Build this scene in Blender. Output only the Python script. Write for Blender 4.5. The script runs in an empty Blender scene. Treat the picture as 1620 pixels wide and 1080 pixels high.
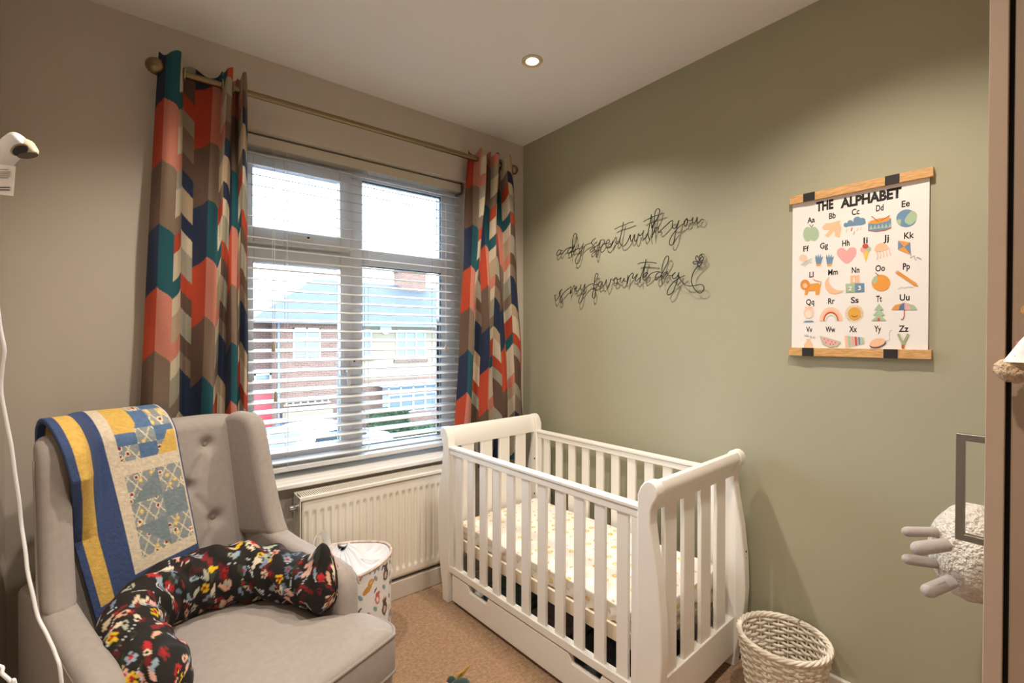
import bpy, bmesh, math, random
import numpy as np
from mathutils import Vector, Matrix
R = math.radians
random.seed(7)
sc = bpy.context.scene
COL = sc.collection

# ------------------------------------------------------------------ camera
FPX = 738.77
YAW, PITCH, ROLL = R(51.324), R(-.548), R(.09)
CAM = Vector((-1.9097, -2.2736, 1.2924))
_f = Vector((math.cos(YAW)*math.cos(PITCH), math.sin(YAW)*math.cos(PITCH), math.sin(PITCH)))
_r = Vector((math.sin(YAW), -math.cos(YAW), 0))
_u = _r.cross(_f)
_r, _u = math.cos(ROLL)*_r+math.sin(ROLL)*_u, math.cos(ROLL)*_u-math.sin(ROLL)*_r
cd = bpy.data.cameras.new('camera'); cam = bpy.data.objects.new('camera', cd); COL.objects.link(cam)
cd.sensor_width = 36; cd.lens = FPX/1620*36; cd.clip_start = .02; cd.clip_end = 300
M = Matrix((_r, _u, -_f)).transposed().to_4x4(); M.translation = CAM
cam.matrix_world = M
sc.camera = cam

# ------------------------------------------------------------------ sky, exposure
sc.view_settings.view_transform = 'Standard'; sc.view_settings.look = 'None'
sc.view_settings.gamma = 1; sc.view_settings.use_curve_mapping = False
sc.view_settings.exposure = 1.55
SKY, SPOT_W = 5.2, 23
w = bpy.data.worlds.new('overcast_sky'); sc.world = w; w.use_nodes = True
bg = w.node_tree.nodes['Background']; bg.inputs[0].default_value = (.66, .82, 1.0, 1); bg.inputs[1].default_value = SKY
try:
    sc.cycles.use_denoising = True; sc.cycles.max_bounces = 8; sc.cycles.diffuse_bounces = 5
    sc.cycles.sample_clamp_indirect = 6; sc.cycles.transparent_max_bounces = 16; sc.cycles.caustics_reflective = False
except Exception: pass

ROOM_L, ROOM_B, ROOM_H = -2.26, -2.80, 2.50
for lx, ly in ((-.559, -.725), (-1.62, -.78), (-.60, -1.85), (-1.62, -1.85)):
    ld = bpy.data.lights.new('downlight_lamp', 'SPOT'); lo = bpy.data.objects.new('downlight_lamp', ld); COL.objects.link(lo)
    ld.energy = SPOT_W; ld.color = (1, .885, .75); ld.spot_size = R(126); ld.spot_blend = .9; ld.shadow_soft_size = .028
    lo.location = (lx, ly, ROOM_H-.03)

# ------------------------------------------------------------------ helpers
def ray(px, py): return _f+_r*((px-810)/FPX)-_u*((py-540)/FPX)
def hit(px, py, ax, v):
    d = ray(px, py); return CAM+d*((v-CAM[ax])/d[ax])

def lin(c):
    if isinstance(c, str): c = [int(c[i:i+2], 16)/255 for i in (1, 3, 5)]
    return [x/12.92 if x <= .04045 else ((x+.055)/1.055)**2.4 for x in c[:3]]

MATS = {}
def mat(name, c, rough=.6, metal=0, noise=0, nscale=20, bump=0, bscale=200, spec=.5, emit=0, sheen=0, attr=None):
    if name in MATS: return MATS[name]
    m = bpy.data.materials.new(name); m.use_nodes = True; nt = m.node_tree; b = nt.nodes['Principled BSDF']
    c = lin(c); b.inputs['Base Color'].default_value = (*c, 1)
    b.inputs['Roughness'].default_value = rough; b.inputs['Metallic'].default_value = metal
    b.inputs['Specular IOR Level'].default_value = spec
    if sheen: b.inputs['Sheen Weight'].default_value = sheen
    if emit: b.inputs['Emission Color'].default_value = (*c, 1); b.inputs['Emission Strength'].default_value = emit
    tc = nt.nodes.new('ShaderNodeTexCoord')
    src = None
    if attr:
        a = nt.nodes.new('ShaderNodeAttribute'); a.attribute_name = attr; src = a.outputs['Color']
    if noise:
        n = nt.nodes.new('ShaderNodeTexNoise'); n.inputs['Scale'].default_value = nscale; n.inputs['Detail'].default_value = 4
        nt.links.new(tc.outputs['Object'], n.inputs['Vector'])
        r = nt.nodes.new('ShaderNodeMapRange'); r.inputs['From Min'].default_value = .3; r.inputs['From Max'].default_value = .7
        r.inputs['To Min'].default_value = 1-noise; r.inputs['To Max'].default_value = 1+noise
        nt.links.new(n.outputs['Fac'], r.inputs['Value'])
        x = nt.nodes.new('ShaderNodeVectorMath'); x.operation = 'SCALE'
        if src: nt.links.new(src, x.inputs[0])
        else: x.inputs[0].default_value = c
        nt.links.new(r.outputs[0], x.inputs['Scale']); src = x.outputs[0]
    if src: nt.links.new(src, b.inputs['Base Color'])
    if bump:
        n = nt.nodes.new('ShaderNodeTexNoise'); n.inputs['Scale'].default_value = bscale; n.inputs['Detail'].default_value = 3
        nt.links.new(tc.outputs['Object'], n.inputs['Vector'])
        bp = nt.nodes.new('ShaderNodeBump'); bp.inputs['Strength'].default_value = bump; bp.inputs['Distance'].default_value = .004
        nt.links.new(n.outputs['Fac'], bp.inputs['Height']); nt.links.new(bp.outputs[0], b.inputs['Normal'])
    MATS[name] = m; return m

def tag(o, label=None, cat=None, group=None, kind=None):
    for k, v in (('label', label), ('category', cat), ('group', group), ('kind', kind)):
        if v: o[k] = v
    return o

def thing(name, label, cat, loc=(0, 0, 0), rz=0, group=None, kind=None):
    o = bpy.data.objects.new(name, None); COL.objects.link(o); o.empty_display_size = .05
    o.location = loc; o.rotation_euler = (0, 0, rz)
    return tag(o, label, cat, group, kind)

def link(name, me, parent=None):
    o = bpy.data.objects.new(name, me); COL.objects.link(o)
    if parent: o.parent = parent
    return o

def copy_tree(o, parent=None):
    c = o.copy(); COL.objects.link(c); c.parent = parent
    for ch in [x for x in bpy.data.objects if x.parent == o]: copy_tree(ch, c)
    return c

def catmull(pts, n=8, closed=False):
    P = [Vector(p) for p in pts]; out = []; N = len(P)
    for i in range(N if closed else N-1):
        if closed: a, b, c, d = P[i-1], P[i], P[(i+1) % N], P[(i+2) % N]
        else: a, b, c, d = P[max(i-1, 0)], P[i], P[i+1], P[min(i+2, N-1)]
        for k in range(n):
            t = k/n
            out.append(.5*((2*b)+(c-a)*t+(2*a-5*b+4*c-d)*t*t+(3*b-a-3*c+d)*t**3))
    if not closed: out.append(P[-1])
    return out

class MB:
    def __init__(s): s.v, s.f = [], []
    def add(s, vs, fs):
        b = len(s.v); s.v += [tuple(v) for v in vs]; s.f += [tuple(b+i for i in f) for f in fs]; return s
    def box(s, x0, x1, y0, y1, z0, z1):
        vs = [(x, y, z) for z in (z0, z1) for y in (y0, y1) for x in (x0, x1)]
        return s.add(vs, [(0, 2, 3, 1), (4, 5, 7, 6), (0, 1, 5, 4), (2, 6, 7, 3), (0, 4, 6, 2), (1, 3, 7, 5)])
    def obox(s, c, sx, sy, sz, m=None):
        vs = [Vector((x*sx/2, y*sy/2, z*sz/2)) for z in (-1, 1) for y in (-1, 1) for x in (-1, 1)]
        if m: vs = [m @ v for v in vs]
        return s.add([v+Vector(c) for v in vs], [(0, 2, 3, 1), (4, 5, 7, 6), (0, 1, 5, 4), (2, 6, 7, 3), (0, 4, 6, 2), (1, 3, 7, 5)])
    def prism(s, poly, ax, a, b):
        """polygon in the two other axes (in axis order), extruded along ax from a to b"""
        def p(q, h):
            q = list(q); q.insert(ax, h); return tuple(q)
        n = len(poly); vs = [p(q, a) for q in poly]+[p(q, b) for q in poly]
        return s.add(vs, [tuple(range(n))[::-1], tuple(range(n, 2*n))]+[(i, (i+1) % n, n+(i+1) % n, n+i) for i in range(n)])
    def tube(s, pts, r, sides=8, closed=False, caps=True, ry=None):
        P = [Vector(p) for p in pts]; n = len(P)
        if not hasattr(r, '__len__'): r = [r]*n
        T = []
        for i in range(n):
            a = P[i-1] if (i or closed) else P[i]; b = P[(i+1) % n] if (i < n-1 or closed) else P[i]
            t = (b-a); T.append(t.normalized() if t.length > 1e-9 else Vector((0, 0, 1)))
        up = Vector((0, 0, 1)) if abs(T[0].z) < .9 else Vector((1, 0, 0))
        nrm = (up-T[0]*up.dot(T[0])).normalized(); rings = []
        for i in range(n):
            nrm = nrm-T[i]*nrm.dot(T[i])
            nrm = nrm.normalized() if nrm.length > 1e-6 else T[i].orthogonal().normalized()
            bi = T[i].cross(nrm)
            rings.append([P[i]+(nrm*math.cos(2*math.pi*k/sides)*(ry if ry else 1)+bi*math.sin(2*math.pi*k/sides))*r[i] for k in range(sides)])
        fs = []
        for i in range(n if closed else n-1):
            j = (i+1) % n
            for k in range(sides):
                l = (k+1) % sides; fs.append((i*sides+k, i*sides+l, j*sides+l, j*sides+k))
        if caps and not closed: fs += [tuple(range(sides))[::-1], tuple((n-1)*sides+k for k in range(sides))]
        return s.add([v for g in rings for v in g], fs)
    def lathe(s, prof, c=(0, 0, 0), seg=24, ax=2, caps=True):
        vs, n = [], len(prof)
        for r, h in prof:
            for k in range(seg):
                a = 2*math.pi*k/seg; q = [r*math.cos(a), r*math.sin(a)]; q.insert(ax, h)
                if ax == 1: q = [q[0], q[1], q[2]]
                vs.append(Vector(q)+Vector(c))
        fs = []
        for i in range(n-1):
            for k in range(seg):
                l = (k+1) % seg; fs.append((i*seg+k, i*seg+l, (i+1)*seg+l, (i+1)*seg+k))
        if caps: fs += [tuple(range(seg))[::-1], tuple((n-1)*seg+k for k in range(seg))]
        return s.add(vs, fs)
    def ball(s, c, rx, ry=None, rz=None, seg=16, rings=10, fn=None):
        ry = ry or rx; rz = rz or rx; vs = []; fs = []
        for i in range(rings+1):
            t = math.pi*i/rings
            for k in range(seg):
                a = 2*math.pi*k/seg; d = Vector((math.sin(t)*math.cos(a), math.sin(t)*math.sin(a), math.cos(t)))
                g = fn(d) if fn else 1
                vs.append((c[0]+rx*d.x*g, c[1]+ry*d.y*g, c[2]+rz*d.z*g))
        for i in range(rings):
            for k in range(seg):
                l = (k+1) % seg; fs.append((i*seg+k, (i+1)*seg+k, (i+1)*seg+l, i*seg+l))
        return s.add(vs, fs)
    def grid(s, fn, nu, nv):
        vs = [fn(i/nu, j/nv) for j in range(nv+1) for i in range(nu+1)]
        return s.add(vs, [(j*(nu+1)+i, j*(nu+1)+i+1, (j+1)*(nu+1)+i+1, (j+1)*(nu+1)+i) for j in range(nv) for i in range(nu)])
    def xf(s, m): s.v = [tuple(m @ Vector(v)) for v in s.v]; return s
    def build(s, name, m, parent=None, smooth=None, bevel=0, bseg=2, solid=0, world=False, sub=0, weld=True):
        vs = s.v
        if world and parent:
            im = (Matrix.Translation(parent.location) @ parent.rotation_euler.to_matrix().to_4x4()).inverted()
            vs = [tuple(im @ Vector(v)) for v in vs]
        me = bpy.data.meshes.new(name); me.from_pydata(vs, [], s.f)
        if weld:
            bm = bmesh.new(); bm.from_mesh(me); bmesh.ops.remove_doubles(bm, verts=bm.verts, dist=1e-6)
            bmesh.ops.recalc_face_normals(bm, faces=bm.faces); bm.to_mesh(me); bm.free()
        me.materials.append(m)
        if smooth is not None:
            me.shade_smooth()
            if smooth < 180: me.set_sharp_from_angle(angle=R(smooth))
        o = link(name, me, parent)
        if solid: md = o.modifiers.new('solid', 'SOLIDIFY'); md.thickness = solid; md.offset = 0
        if bevel:
            md = o.modifiers.new('bevel', 'BEVEL'); md.width = bevel; md.segments = bseg; md.limit_method = 'ANGLE'; md.angle_limit = R(40)
            if smooth is None: me.shade_smooth(); md.harden_normals = True
        if sub: md = o.modifiers.new('sub', 'SUBSURF'); md.levels = sub; md.render_levels = sub
        return o

def struct(name, mb, m, **k): o = mb.build(name, m, **k); o['kind'] = 'structure'; return o

# painted fabric: colours per vertex of a fine grid, from a numpy function of the cloth's own coordinates
def srgb(a): a = np.asarray(a, float); return np.where(a <= .04045, a/12.92, ((a+.055)/1.055)**2.4)
def hexs(s): return np.array([int(s[i:i+2], 16)/255 for i in (1, 3, 5)])
def cloth(name, pos, nu, nv, U, V, paint, m, parent=None, closed_u=False, closed_v=False, solid=0):
    """pos: (nv*nu,3) array rows by v; U,V arrays (nv,nu); paint(U,V)->(nv,nu,3) sRGB"""
    me = bpy.data.meshes.new(name)
    idx = np.arange(nu*nv).reshape(nv, nu)
    a = idx if not closed_u else np.concatenate([idx, idx[:, :1]], 1)
    if closed_v: a = np.concatenate([a, a[:1]], 0)
    F = np.stack([a[:-1, :-1], a[:-1, 1:], a[1:, 1:], a[1:, :-1]], -1).reshape(-1, 4)
    me.from_pydata(pos.reshape(-1, 3).tolist(), [], F.tolist())
    c = srgb(paint(U, V)).reshape(-1, 3); c = np.concatenate([c, np.ones((len(c), 1))], 1)
    at = me.attributes.new('print', 'FLOAT_COLOR', 'POINT'); at.data.foreach_set('color', c.ravel().astype(np.float32))
    me.materials.append(m); me.shade_smooth()
    o = link(name, me, parent)
    if solid: md = o.modifiers.new('solid', 'SOLIDIFY'); md.thickness = solid; md.offset = 0
    return o
def ell(U, V, cx, cy, rx, ry, rot=0):
    c, s_ = math.cos(rot), math.sin(rot); x, y = U-cx, V-cy
    return ((x*c+y*s_)/rx)**2+((-x*s_+y*c)/ry)**2 < 1

# ------------------------------------------------------------------ materials
M_WALL = mat('wall_paint', '#c9c0b4', .85, noise=.02, nscale=3, bump=.05, bscale=300)
M_GREEN = mat('green_wall_paint', '#a7a58d', .8, noise=.015, nscale=3, bump=.05, bscale=300)
M_CEIL = mat('ceiling_paint', '#ecebe9', .9)
M_TRIM = mat('trim_gloss', '#ebe9e5', .4)
M_UPVC = mat('upvc_white', '#f3f6fa', .35)
M_WHITE = mat('crib_white', '#efece6', .38, noise=.01, nscale=8)
M_RAD = mat('radiator_enamel', '#eae3d6', .35)
M_DARK = mat('dark_gap', '#15120f', .9)
M_STEEL = mat('brushed_nickel', '#a59a86', .32, 1)
M_BRONZE = mat('antique_nickel', '#8d7d60', .35, 1)
M_CHROME = mat('chrome', '#c8c8c8', .15, 1)
M_BLACK = mat('black_wire', '#17181a', .45)
M_PLASTIC = mat('white_plastic', '#e4e4e6', .35)
M_CHAIR = mat('chair_fabric', '#a39a94', .95, noise=.05, nscale=60, bump=.35, bscale=900, sheen=.2)
M_PIPING = mat('chair_piping', '#968c85', .95, bump=.3, bscale=900)
M_LEG = mat('chair_leg_wood', '#5b4030', .5)
M_PRINT = mat('printed_cotton', '#ffffff', .95, noise=.05, nscale=150, bump=.25, bscale=700, attr='print')
M_SLAT = mat('blind_slat', '#d2d3d3', .45)
M_CORD = mat('blind_cord', '#d8d8d4', .8)

def glass_mat():
    m = bpy.data.materials.new('window_glass'); m.use_nodes = True; nt = m.node_tree; nt.nodes.clear()
    o = nt.nodes.new('ShaderNodeOutputMaterial'); t = nt.nodes.new('ShaderNodeBsdfTransparent'); g = nt.nodes.new('ShaderNodeBsdfGlossy')
    g.inputs['Roughness'].default_value = .02; t.inputs[0].default_value = (.95, .97, .97, 1)
    f = nt.nodes.new('ShaderNodeFresnel'); f.inputs[0].default_value = 1.35
    x = nt.nodes.new('ShaderNodeMixShader'); nt.links.new(f.outputs[0], x.inputs[0]); nt.links.new(t.outputs[0], x.inputs[1]); nt.links.new(g.outputs[0], x.inputs[2])
    nt.links.new(x.outputs[0], o.inputs[0]); return m
M_GLASS = glass_mat()

def carpet_mat():
    m = mat('carpet', '#a5805c', .95, noise=.30, nscale=75, bump=1., bscale=140, sheen=.3)
    nt = m.node_tree; bp = [n for n in nt.nodes if n.type == 'BUMP'][0]; bp.inputs['Distance'].default_value = .012
    return m
M_CARPET = carpet_mat()
def wood_mat(name, a, b, scale=6, ax=0):
    m = bpy.data.materials.new(name); m.use_nodes = True; nt = m.node_tree; p = nt.nodes['Principled BSDF']; p.inputs['Roughness'].default_value = .5
    tc = nt.nodes.new('ShaderNodeTexCoord'); mp = nt.nodes.new('ShaderNodeMapping'); n = nt.nodes.new('ShaderNodeTexNoise'); r = nt.nodes.new('ShaderNodeValToRGB')
    mp.inputs['Scale'].default_value = [scale if i == ax else scale*14 for i in range(3)]
    r.color_ramp.elements[0].color = (*lin(a), 1); r.color_ramp.elements[1].color = (*lin(b), 1); r.color_ramp.elements[0].position = .35; r.color_ramp.elements[1].position = .65
    nt.links.new(tc.outputs['Object'], mp.inputs[0]); nt.links.new(mp.outputs[0], n.inputs['Vector']); nt.links.new(n.outputs['Fac'], r.inputs[0]); nt.links.new(r.outputs[0], p.inputs['Base Color'])
    return m
M_OAK = wood_mat('oak_batten', '#c08d55', '#dcb27a', 8, 1)
M_PEG = wood_mat('beech_peg', '#c29256', '#d9b078', 8, 0)
# ================================================================== the room
struct('floor', MB().box(ROOM_L, 0, ROOM_B, 0, -.12, 0), M_CARPET)
struct('ceiling', MB().box(ROOM_L-.1, .1, ROOM_B-.1, .3, ROOM_H, ROOM_H+.1), M_CEIL)
WX0, WX1, WZ0, WZ1 = -1.545, -.42, .64, 2.188
b = MB(); b.box(ROOM_L-.1, WX0, 0, .30, -.12, ROOM_H).box(WX1, .1, 0, .30, -.12, ROOM_H).box(WX0, WX1, 0, .30, WZ1, ROOM_H).box(WX0, WX1, 0, .30, -.12, WZ0-.022)
struct('wall_window', b, M_WALL)
struct('wall_right', MB().box(0, .1, ROOM_B, 0, -.12, ROOM_H), M_GREEN)
struct('wall_left', MB().box(ROOM_L-.1, ROOM_L, ROOM_B, 0, -.12, ROOM_H), M_WALL)
struct('wall_back', MB().box(ROOM_L-.1, .1, ROOM_B-.1, ROOM_B, -.12, ROOM_H), M_WALL)
def skirting(name, a, b_, m):
    x0, y0 = a; x1, y1 = b_
    return struct(name, MB().box(min(x0, x1), max(x0, x1), min(y0, y1), max(y0, y1), 0, .108), m, bevel=.006)
skirting('baseboard_right', (-.018, -2.13), (0, -.14), M_TRIM)
skirting('baseboard_left', (ROOM_L, ROOM_B), (ROOM_L+.018, -.14), M_TRIM)
struct('baseboard_window', MB().box(ROOM_L, 0, -.138, 0, 0, .088), M_WALL, bevel=.004)

# ------------------------------------------------------------------ window
win = thing('window_1', 'white framed window with two opening sashes over a deep sill', 'window', (-.98, .17, WZ0), kind='structure')
YF = .14
def bar(x0, x1, z0, z1, y0=YF, y1=YF+.07): return MB().box(x0, x1, y0, y1, z0, z1)
fr = MB()
for q in ((-1.58, -1.525, .60, 2.22), (-.509, -.40, .60, 2.22), (-1.525, -.509, 2.116, 2.22), (-1.525, -.509, .60, .715)):
    fr.box(q[0], q[1], YF, YF+.07, q[2], q[3])
fr.build('outer_frame', M_UPVC, win, bevel=.006, world=True)
bar(-1.055, -.985, .715, 2.116).build('mullion', M_UPVC, win, bevel=.006, world=True)
bar(-1.525, -1.055, 1.69, 1.735).build('transom', M_UPVC, win, bevel=.006, world=True)
bar(-.985, -.509, 1.669, 1.754).build('transom', M_UPVC, win, bevel=.006, world=True)
M_GASKET = mat('rubber_gasket', '#2a2f36', .7)
def ring(x0, x1, z0, z1, t, y0, y1):
    m = MB()
    for q in ((x0, x0+t, z0, z1), (x1-t, x1, z0, z1), (x0+t, x1-t, z0, z0+t), (x0+t, x1-t, z1-t, z1)): m.box(q[0], q[1], y0, y1, q[2], q[3])
    return m
for sx0, sx1, sz0, sz1, gz0, gz1, hx, hz, vert in ((-1.556, -1.052, 1.722, 2.136, 1.80, 2.072, -1.30, 1.763, 0), (-1.556, -1.052, .69, 1.705, .762, 1.632, -1.080, 1.17, 1)):
    gx0, gx1 = -1.50, -1.109
    m = MB()
    for q in ((sx0, gx0, sz0, sz1), (gx1, sx1, sz0, sz1), (gx0, gx1, sz0, gz0), (gx0, gx1, gz1, sz1)): m.box(q[0], q[1], YF-.022, YF+.03, q[2], q[3])
    s_ = m.build('sash', M_UPVC, win, bevel=.007, world=True)
    ring(gx0, gx1, gz0, gz1, .0035, YF-.005, YF+.02).build('gasket', M_GASKET, s_, world=True).parent = win
    MB().box(gx0, gx1, YF+.006, YF+.012, gz0, gz1).build('glass_pane', M_GLASS, win, world=True)
    h = MB()
    if vert: h.box(hx-.013, hx+.013, YF-.036, YF-.022, hz-.06, hz+.06).box(hx-.01, hx+.01, YF-.06, YF-.036, hz-.06, hz-.035).box(hx-.009, hx+.009, YF-.068, YF-.052, hz-.13, hz-.035)
    else: h.box(hx-.05, hx+.05, YF-.036, YF-.022, hz-.013, hz+.013).box(hx+.025, hx+.05, YF-.06, YF-.036, hz-.01, hz+.01).box(hx-.06, hx+.05, YF-.068, YF-.052, hz-.009, hz+.009)
    hh = h.build('handle', M_UPVC, win, bevel=.004, world=True)
    k = MB().box(hx+.02, hx+.03, YF-.0695, YF-.068, hz-.004, hz+.004).build('lock_button', M_DARK, win, world=True)
for gz0, gz1 in ((.715, 1.669), (1.754, 2.116)):
    ring(-.985, -.509, gz0, gz1, .003, YF+.012, YF+.03).build('gasket', M_GASKET, win, world=True)
    MB().box(-.985, -.509, YF+.016, YF+.022, gz0, gz1).build('glass_pane', M_GLASS, win, world=True)
MB().box(WX0-.03, WX1+.03, -.06, 0, WZ0-.022, WZ0).box(WX0, WX1, 0, .14, WZ0-.022, WZ0).build('sill', M_TRIM, win, bevel=.006, world=True)

# ------------------------------------------------------------------ venetian blind
bl = thing('venetian_blind', 'white venetian blind of wide horizontal slats in the window recess', 'blind', (-.99, .06, 2.14))
MB().box(-1.538, -.442, .035, .095, 2.133, 2.178).build('headrail', mat('blind_rail', '#c9c1b4', .5), bl, bevel=.002, world=True)
for x in (-1.541, -.439): MB().box(x-.003, x+.003, .03, .1, 2.125, 2.186).build('end_bracket', M_STEEL, bl, world=True)
SL = MB(); n = 6
prof = [((i/n-.5)*.05, .0010*math.cos(math.pi*(i/n-.5))) for i in range(n+1)]
poly = [(y, z) for y, z in prof]+[(y, z-.0032) for y, z in reversed(prof)]
SL.prism(poly, 0, -.545, .545)
NS = 31; z0, z1 = .722, 2.106
first = None
for i in range(NS):
    z = z0+(z1-z0)*i/(NS-1)
    if first is None: first = SL.build('slat', M_SLAT, bl, smooth=40); o = first
    else: o = first.copy(); COL.objects.link(o)
    o.location = (0+random.uniform(-.001, .001), .006, z-2.14); o.rotation_euler = (R(14.5), 0, 0)
MB().box(-1.535, -.445, .04, .092, .672, .694).build('bottom_rail', M_SLAT, bl, bevel=.004, world=True)
for x in (-1.375, -.995, -.60):
    for y in (.039, .092):
        MB().tube([(x, y, .69), (x, y, 2.135)], .0011, 5).build('ladder_cord', M_CORD, bl, world=True)
M_TASSEL = mat('tassel_wood', '#9a8f80', .6)
for x, zt in ((-1.437, 1.245), (-1.428, 1.02), (-.545, 1.225)):
    MB().tube([(x, .03, zt+.02), (x-.002, .031, zt+.4), (x, .032, 2.135)], .0011, 5).build('pull_cord', M_CORD, bl, world=True)
    MB().lathe([(.003, .045), (.005, .04), (.008, .006), (.008, 0)], (x, .03, zt-.02), 12).build('tassel', M_TASSEL, bl, smooth=40, world=True)

# ------------------------------------------------------------------ curtain pole and curtains
PY, PZ = -.10, 2.288
pole = thing('curtain_pole', 'brushed metal curtain pole with egg shaped finials above the window', 'curtain pole', (-1.0, 0, PZ))
MB().tube([(-1.80, PY, PZ), (-.70, PY, PZ)], .0125, 16).build('pole_tube', M_BRONZE, pole, smooth=40, world=True)
MB().tube([(-.74, PY, PZ), (-.20, PY, PZ)], .0142, 16).build('pole_sleeve', M_BRONZE, pole, smooth=40, world=True)
fin = [(.013, 0), (.017, .003), (.017, .012), (.012, .016), (.012, .022), (.021, .03), (.028, .042), (.031, .056), (.029, .07), (.021, .083), (.009, .09), (.001, .0915)]
MB().lathe([(r, -h) for r, h in fin], (-1.795, PY, PZ), 24, 0).build('finial', M_BRONZE, pole, smooth=40, world=True)
MB().lathe([(r*.92, h*.8) for r, h in fin], (-.205, PY, PZ), 24, 0).build('finial', M_BRONZE, pole, smooth=40, world=True)
for x in (-1.775, -.235):
    MB().tube([(x, 0, PZ-.01), (x, PY, PZ-.01)], .008, 12).lathe([(.03, -.008), (.03, 0)], (x, 0, PZ-.01), 20, 1).build('bracket', M_BRONZE, pole, smooth=40, world=True)

PAL = {k: hexs(v) for k, v in dict(navy='#22304f', teal='#1b5c68', orange='#c2472a', salmon='#d98a76', brown='#6a5245', taupe='#8d7765', cream='#dccdb2', sage='#a9a492', tan='#c2ab8c', blue='#2c4f78').items()}
def curtain_paint(U, V, shift=0.):
    cw, rh = .058, .70
    col = np.floor(U/cw).astype(int); fr = U/cw-col
    k = col % 4; per = col//4
    sl = np.where(col % 2 == 0, fr, 1-fr)*cw*.95
    out = np.zeros(U.shape+(3,))
    hv = (V+sl+per*.13+shift)/(rh/3.)            # hook columns change colour every third
    hi = np.floor(hv).astype(int); hf = hv-hi
    darkc = [PAL['navy'], PAL['orange'], PAL['brown']]; lightc = [PAL['teal'], PAL['salmon'], PAL['taupe']]
    fv = (V+sl+per*.13+shift+.05)/(rh/6.); fi = np.floor(fv).astype(int)
    f2 = [PAL['cream'], PAL['cream'], PAL['tan'], PAL['cream'], PAL['sage'], PAL['cream'], PAL['orange']]
    f3 = [PAL['sage'], PAL['brown'], PAL['sage'], PAL['taupe'], PAL['navy'], PAL['tan'], PAL['cream']]
    for q in range(3):
        out[(k == 0) & (hi % 3 == q)] = darkc[q]; out[(k == 1) & (hi % 3 == q)] = lightc[q]
        # the slanted cap of a hook reaches over the next column
        out[(k == 2) & (hi % 3 == q) & (hf > .72)] = lightc[q]; out[(k == 3) & (hi % 3 == q) & (hf > .72)] = darkc[(q+1) % 3]
    m2 = (k == 2) & ~(hf > .72); m3 = (k == 3) & ~(hf > .72)
    for q in range(7):
        out[m2 & (fi % 7 == q)] = f2[q]; out[m3 & (fi % 7 == q)] = f3[q]
    return out*.86
def resample(path, n):
    P = np.array([list(p) for p in catmull([(a, b_, 0) for a, b_ in path], 12)])[:, :2]
    d = np.concatenate([[0], np.cumsum(np.hypot(*np.diff(P, axis=0).T))]); t = np.linspace(0, d[-1], n)
    return np.stack([np.interp(t, d, P[:, 0]), np.interp(t, d, P[:, 1])], 1), d[-1]
def curtain(name, label, top, bot, ztop, zbot, shift, eyelets):
    root = thing(name, label, 'curtain', (top[0][0], PY, PZ), group='curtains at the window')
    nu, nv = 260, 520
    T, lt = resample(top, nu); B, lb = resample(bot, nu)
    v = np.linspace(0, 1, nv)[:, None]; s = np.clip(v*1.5, 0, 1); s = s*s*(3-2*s); s2 = v**.9
    X = T[None, :, 0]*(1-s2)+B[None, :, 0]*s2; Y = T[None, :, 1]*(1-s)+B[None, :, 1]*s
    u = np.linspace(0, 1, nu)[None, :]
    Z = ztop+(zbot-ztop)*v+0*u+(1-v)*.012*np.cos(u*40)
    Y = Y+.006*np.sin(9*u+14*v)+.003*np.sin(31*u-22*v)
    pos = np.stack([X-root.location.x, Y-root.location.y, Z-root.location.z], -1)
    W = .5*(lt+lb)*1.05
    U = np.repeat(u*W, nv, 0); V = np.repeat(v*(ztop-zbot), nu, 1)
    cloth('fabric', pos, nu, nv, U, V, lambda a, c: curtain_paint(a, c, shift), M_PRINT, root)
    for x in eyelets:
        MB().tube([(x, PY+.022*math.cos(a), PZ+.022*math.sin(a)) for a in np.linspace(0, 2*math.pi, 24, endpoint=False)], .004, 6, closed=True).build('eyelet', M_STEEL, root, smooth=60, world=True)
    return root
curtain('curtain', 'multicoloured geometric print curtain hanging behind the armchair',
        [(-1.845, -.085), (-1.832, -.125), (-1.81, -.155), (-1.785, -.15), (-1.772, -.12), (-1.765, -.07), (-1.73, -.045), (-1.68, -.045), (-1.648, -.06), (-1.638, -.14), (-1.625, -.155), (-1.612, -.14), (-1.605, -.06), (-1.597, -.05), (-1.588, -.06), (-1.582, -.145), (-1.57, -.15), (-1.557, -.10)],
        [(-1.925, -.10), (-1.90, -.125), (-1.86, -.135), (-1.82, -.125), (-1.79, -.09), (-1.775, -.07), (-1.75, -.09), (-1.73, -.13), (-1.70, -.14), (-1.68, -.10), (-1.665, -.07), (-1.65, -.08), (-1.635, -.13), (-1.61, -.135), (-1.60, -.09), (-1.59, -.075), (-1.58, -.12), (-1.562, -.11)],
        2.338, .56, .02, (-1.768, -1.643, -1.608))
curtain('curtain', 'multicoloured geometric print curtain hanging behind the crib',
        [(-.452, -.06), (-.435, -.05), (-.42, -.07), (-.412, -.14), (-.40, -.155), (-.385, -.145), (-.375, -.07), (-.36, -.055), (-.345, -.07), (-.338, -.14), (-.322, -.152), (-.305, -.14), (-.298, -.07), (-.28, -.05), (-.262, -.07), (-.25, -.135), (-.225, -.15), (-.192, -.12)],
        [(-.60, -.115), (-.57, -.13), (-.53, -.14), (-.49, -.125), (-.47, -.09), (-.45, -.085), (-.43, -.12), (-.40, -.145), (-.37, -.14), (-.345, -.10), (-.325, -.085), (-.30, -.11), (-.265, -.145), (-.23, -.14), (-.20, -.10), (-.175, -.09), (-.14, -.13), (-.085, -.12)],
        2.335, .56, .24, (-.412, -.337, -.258))

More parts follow.
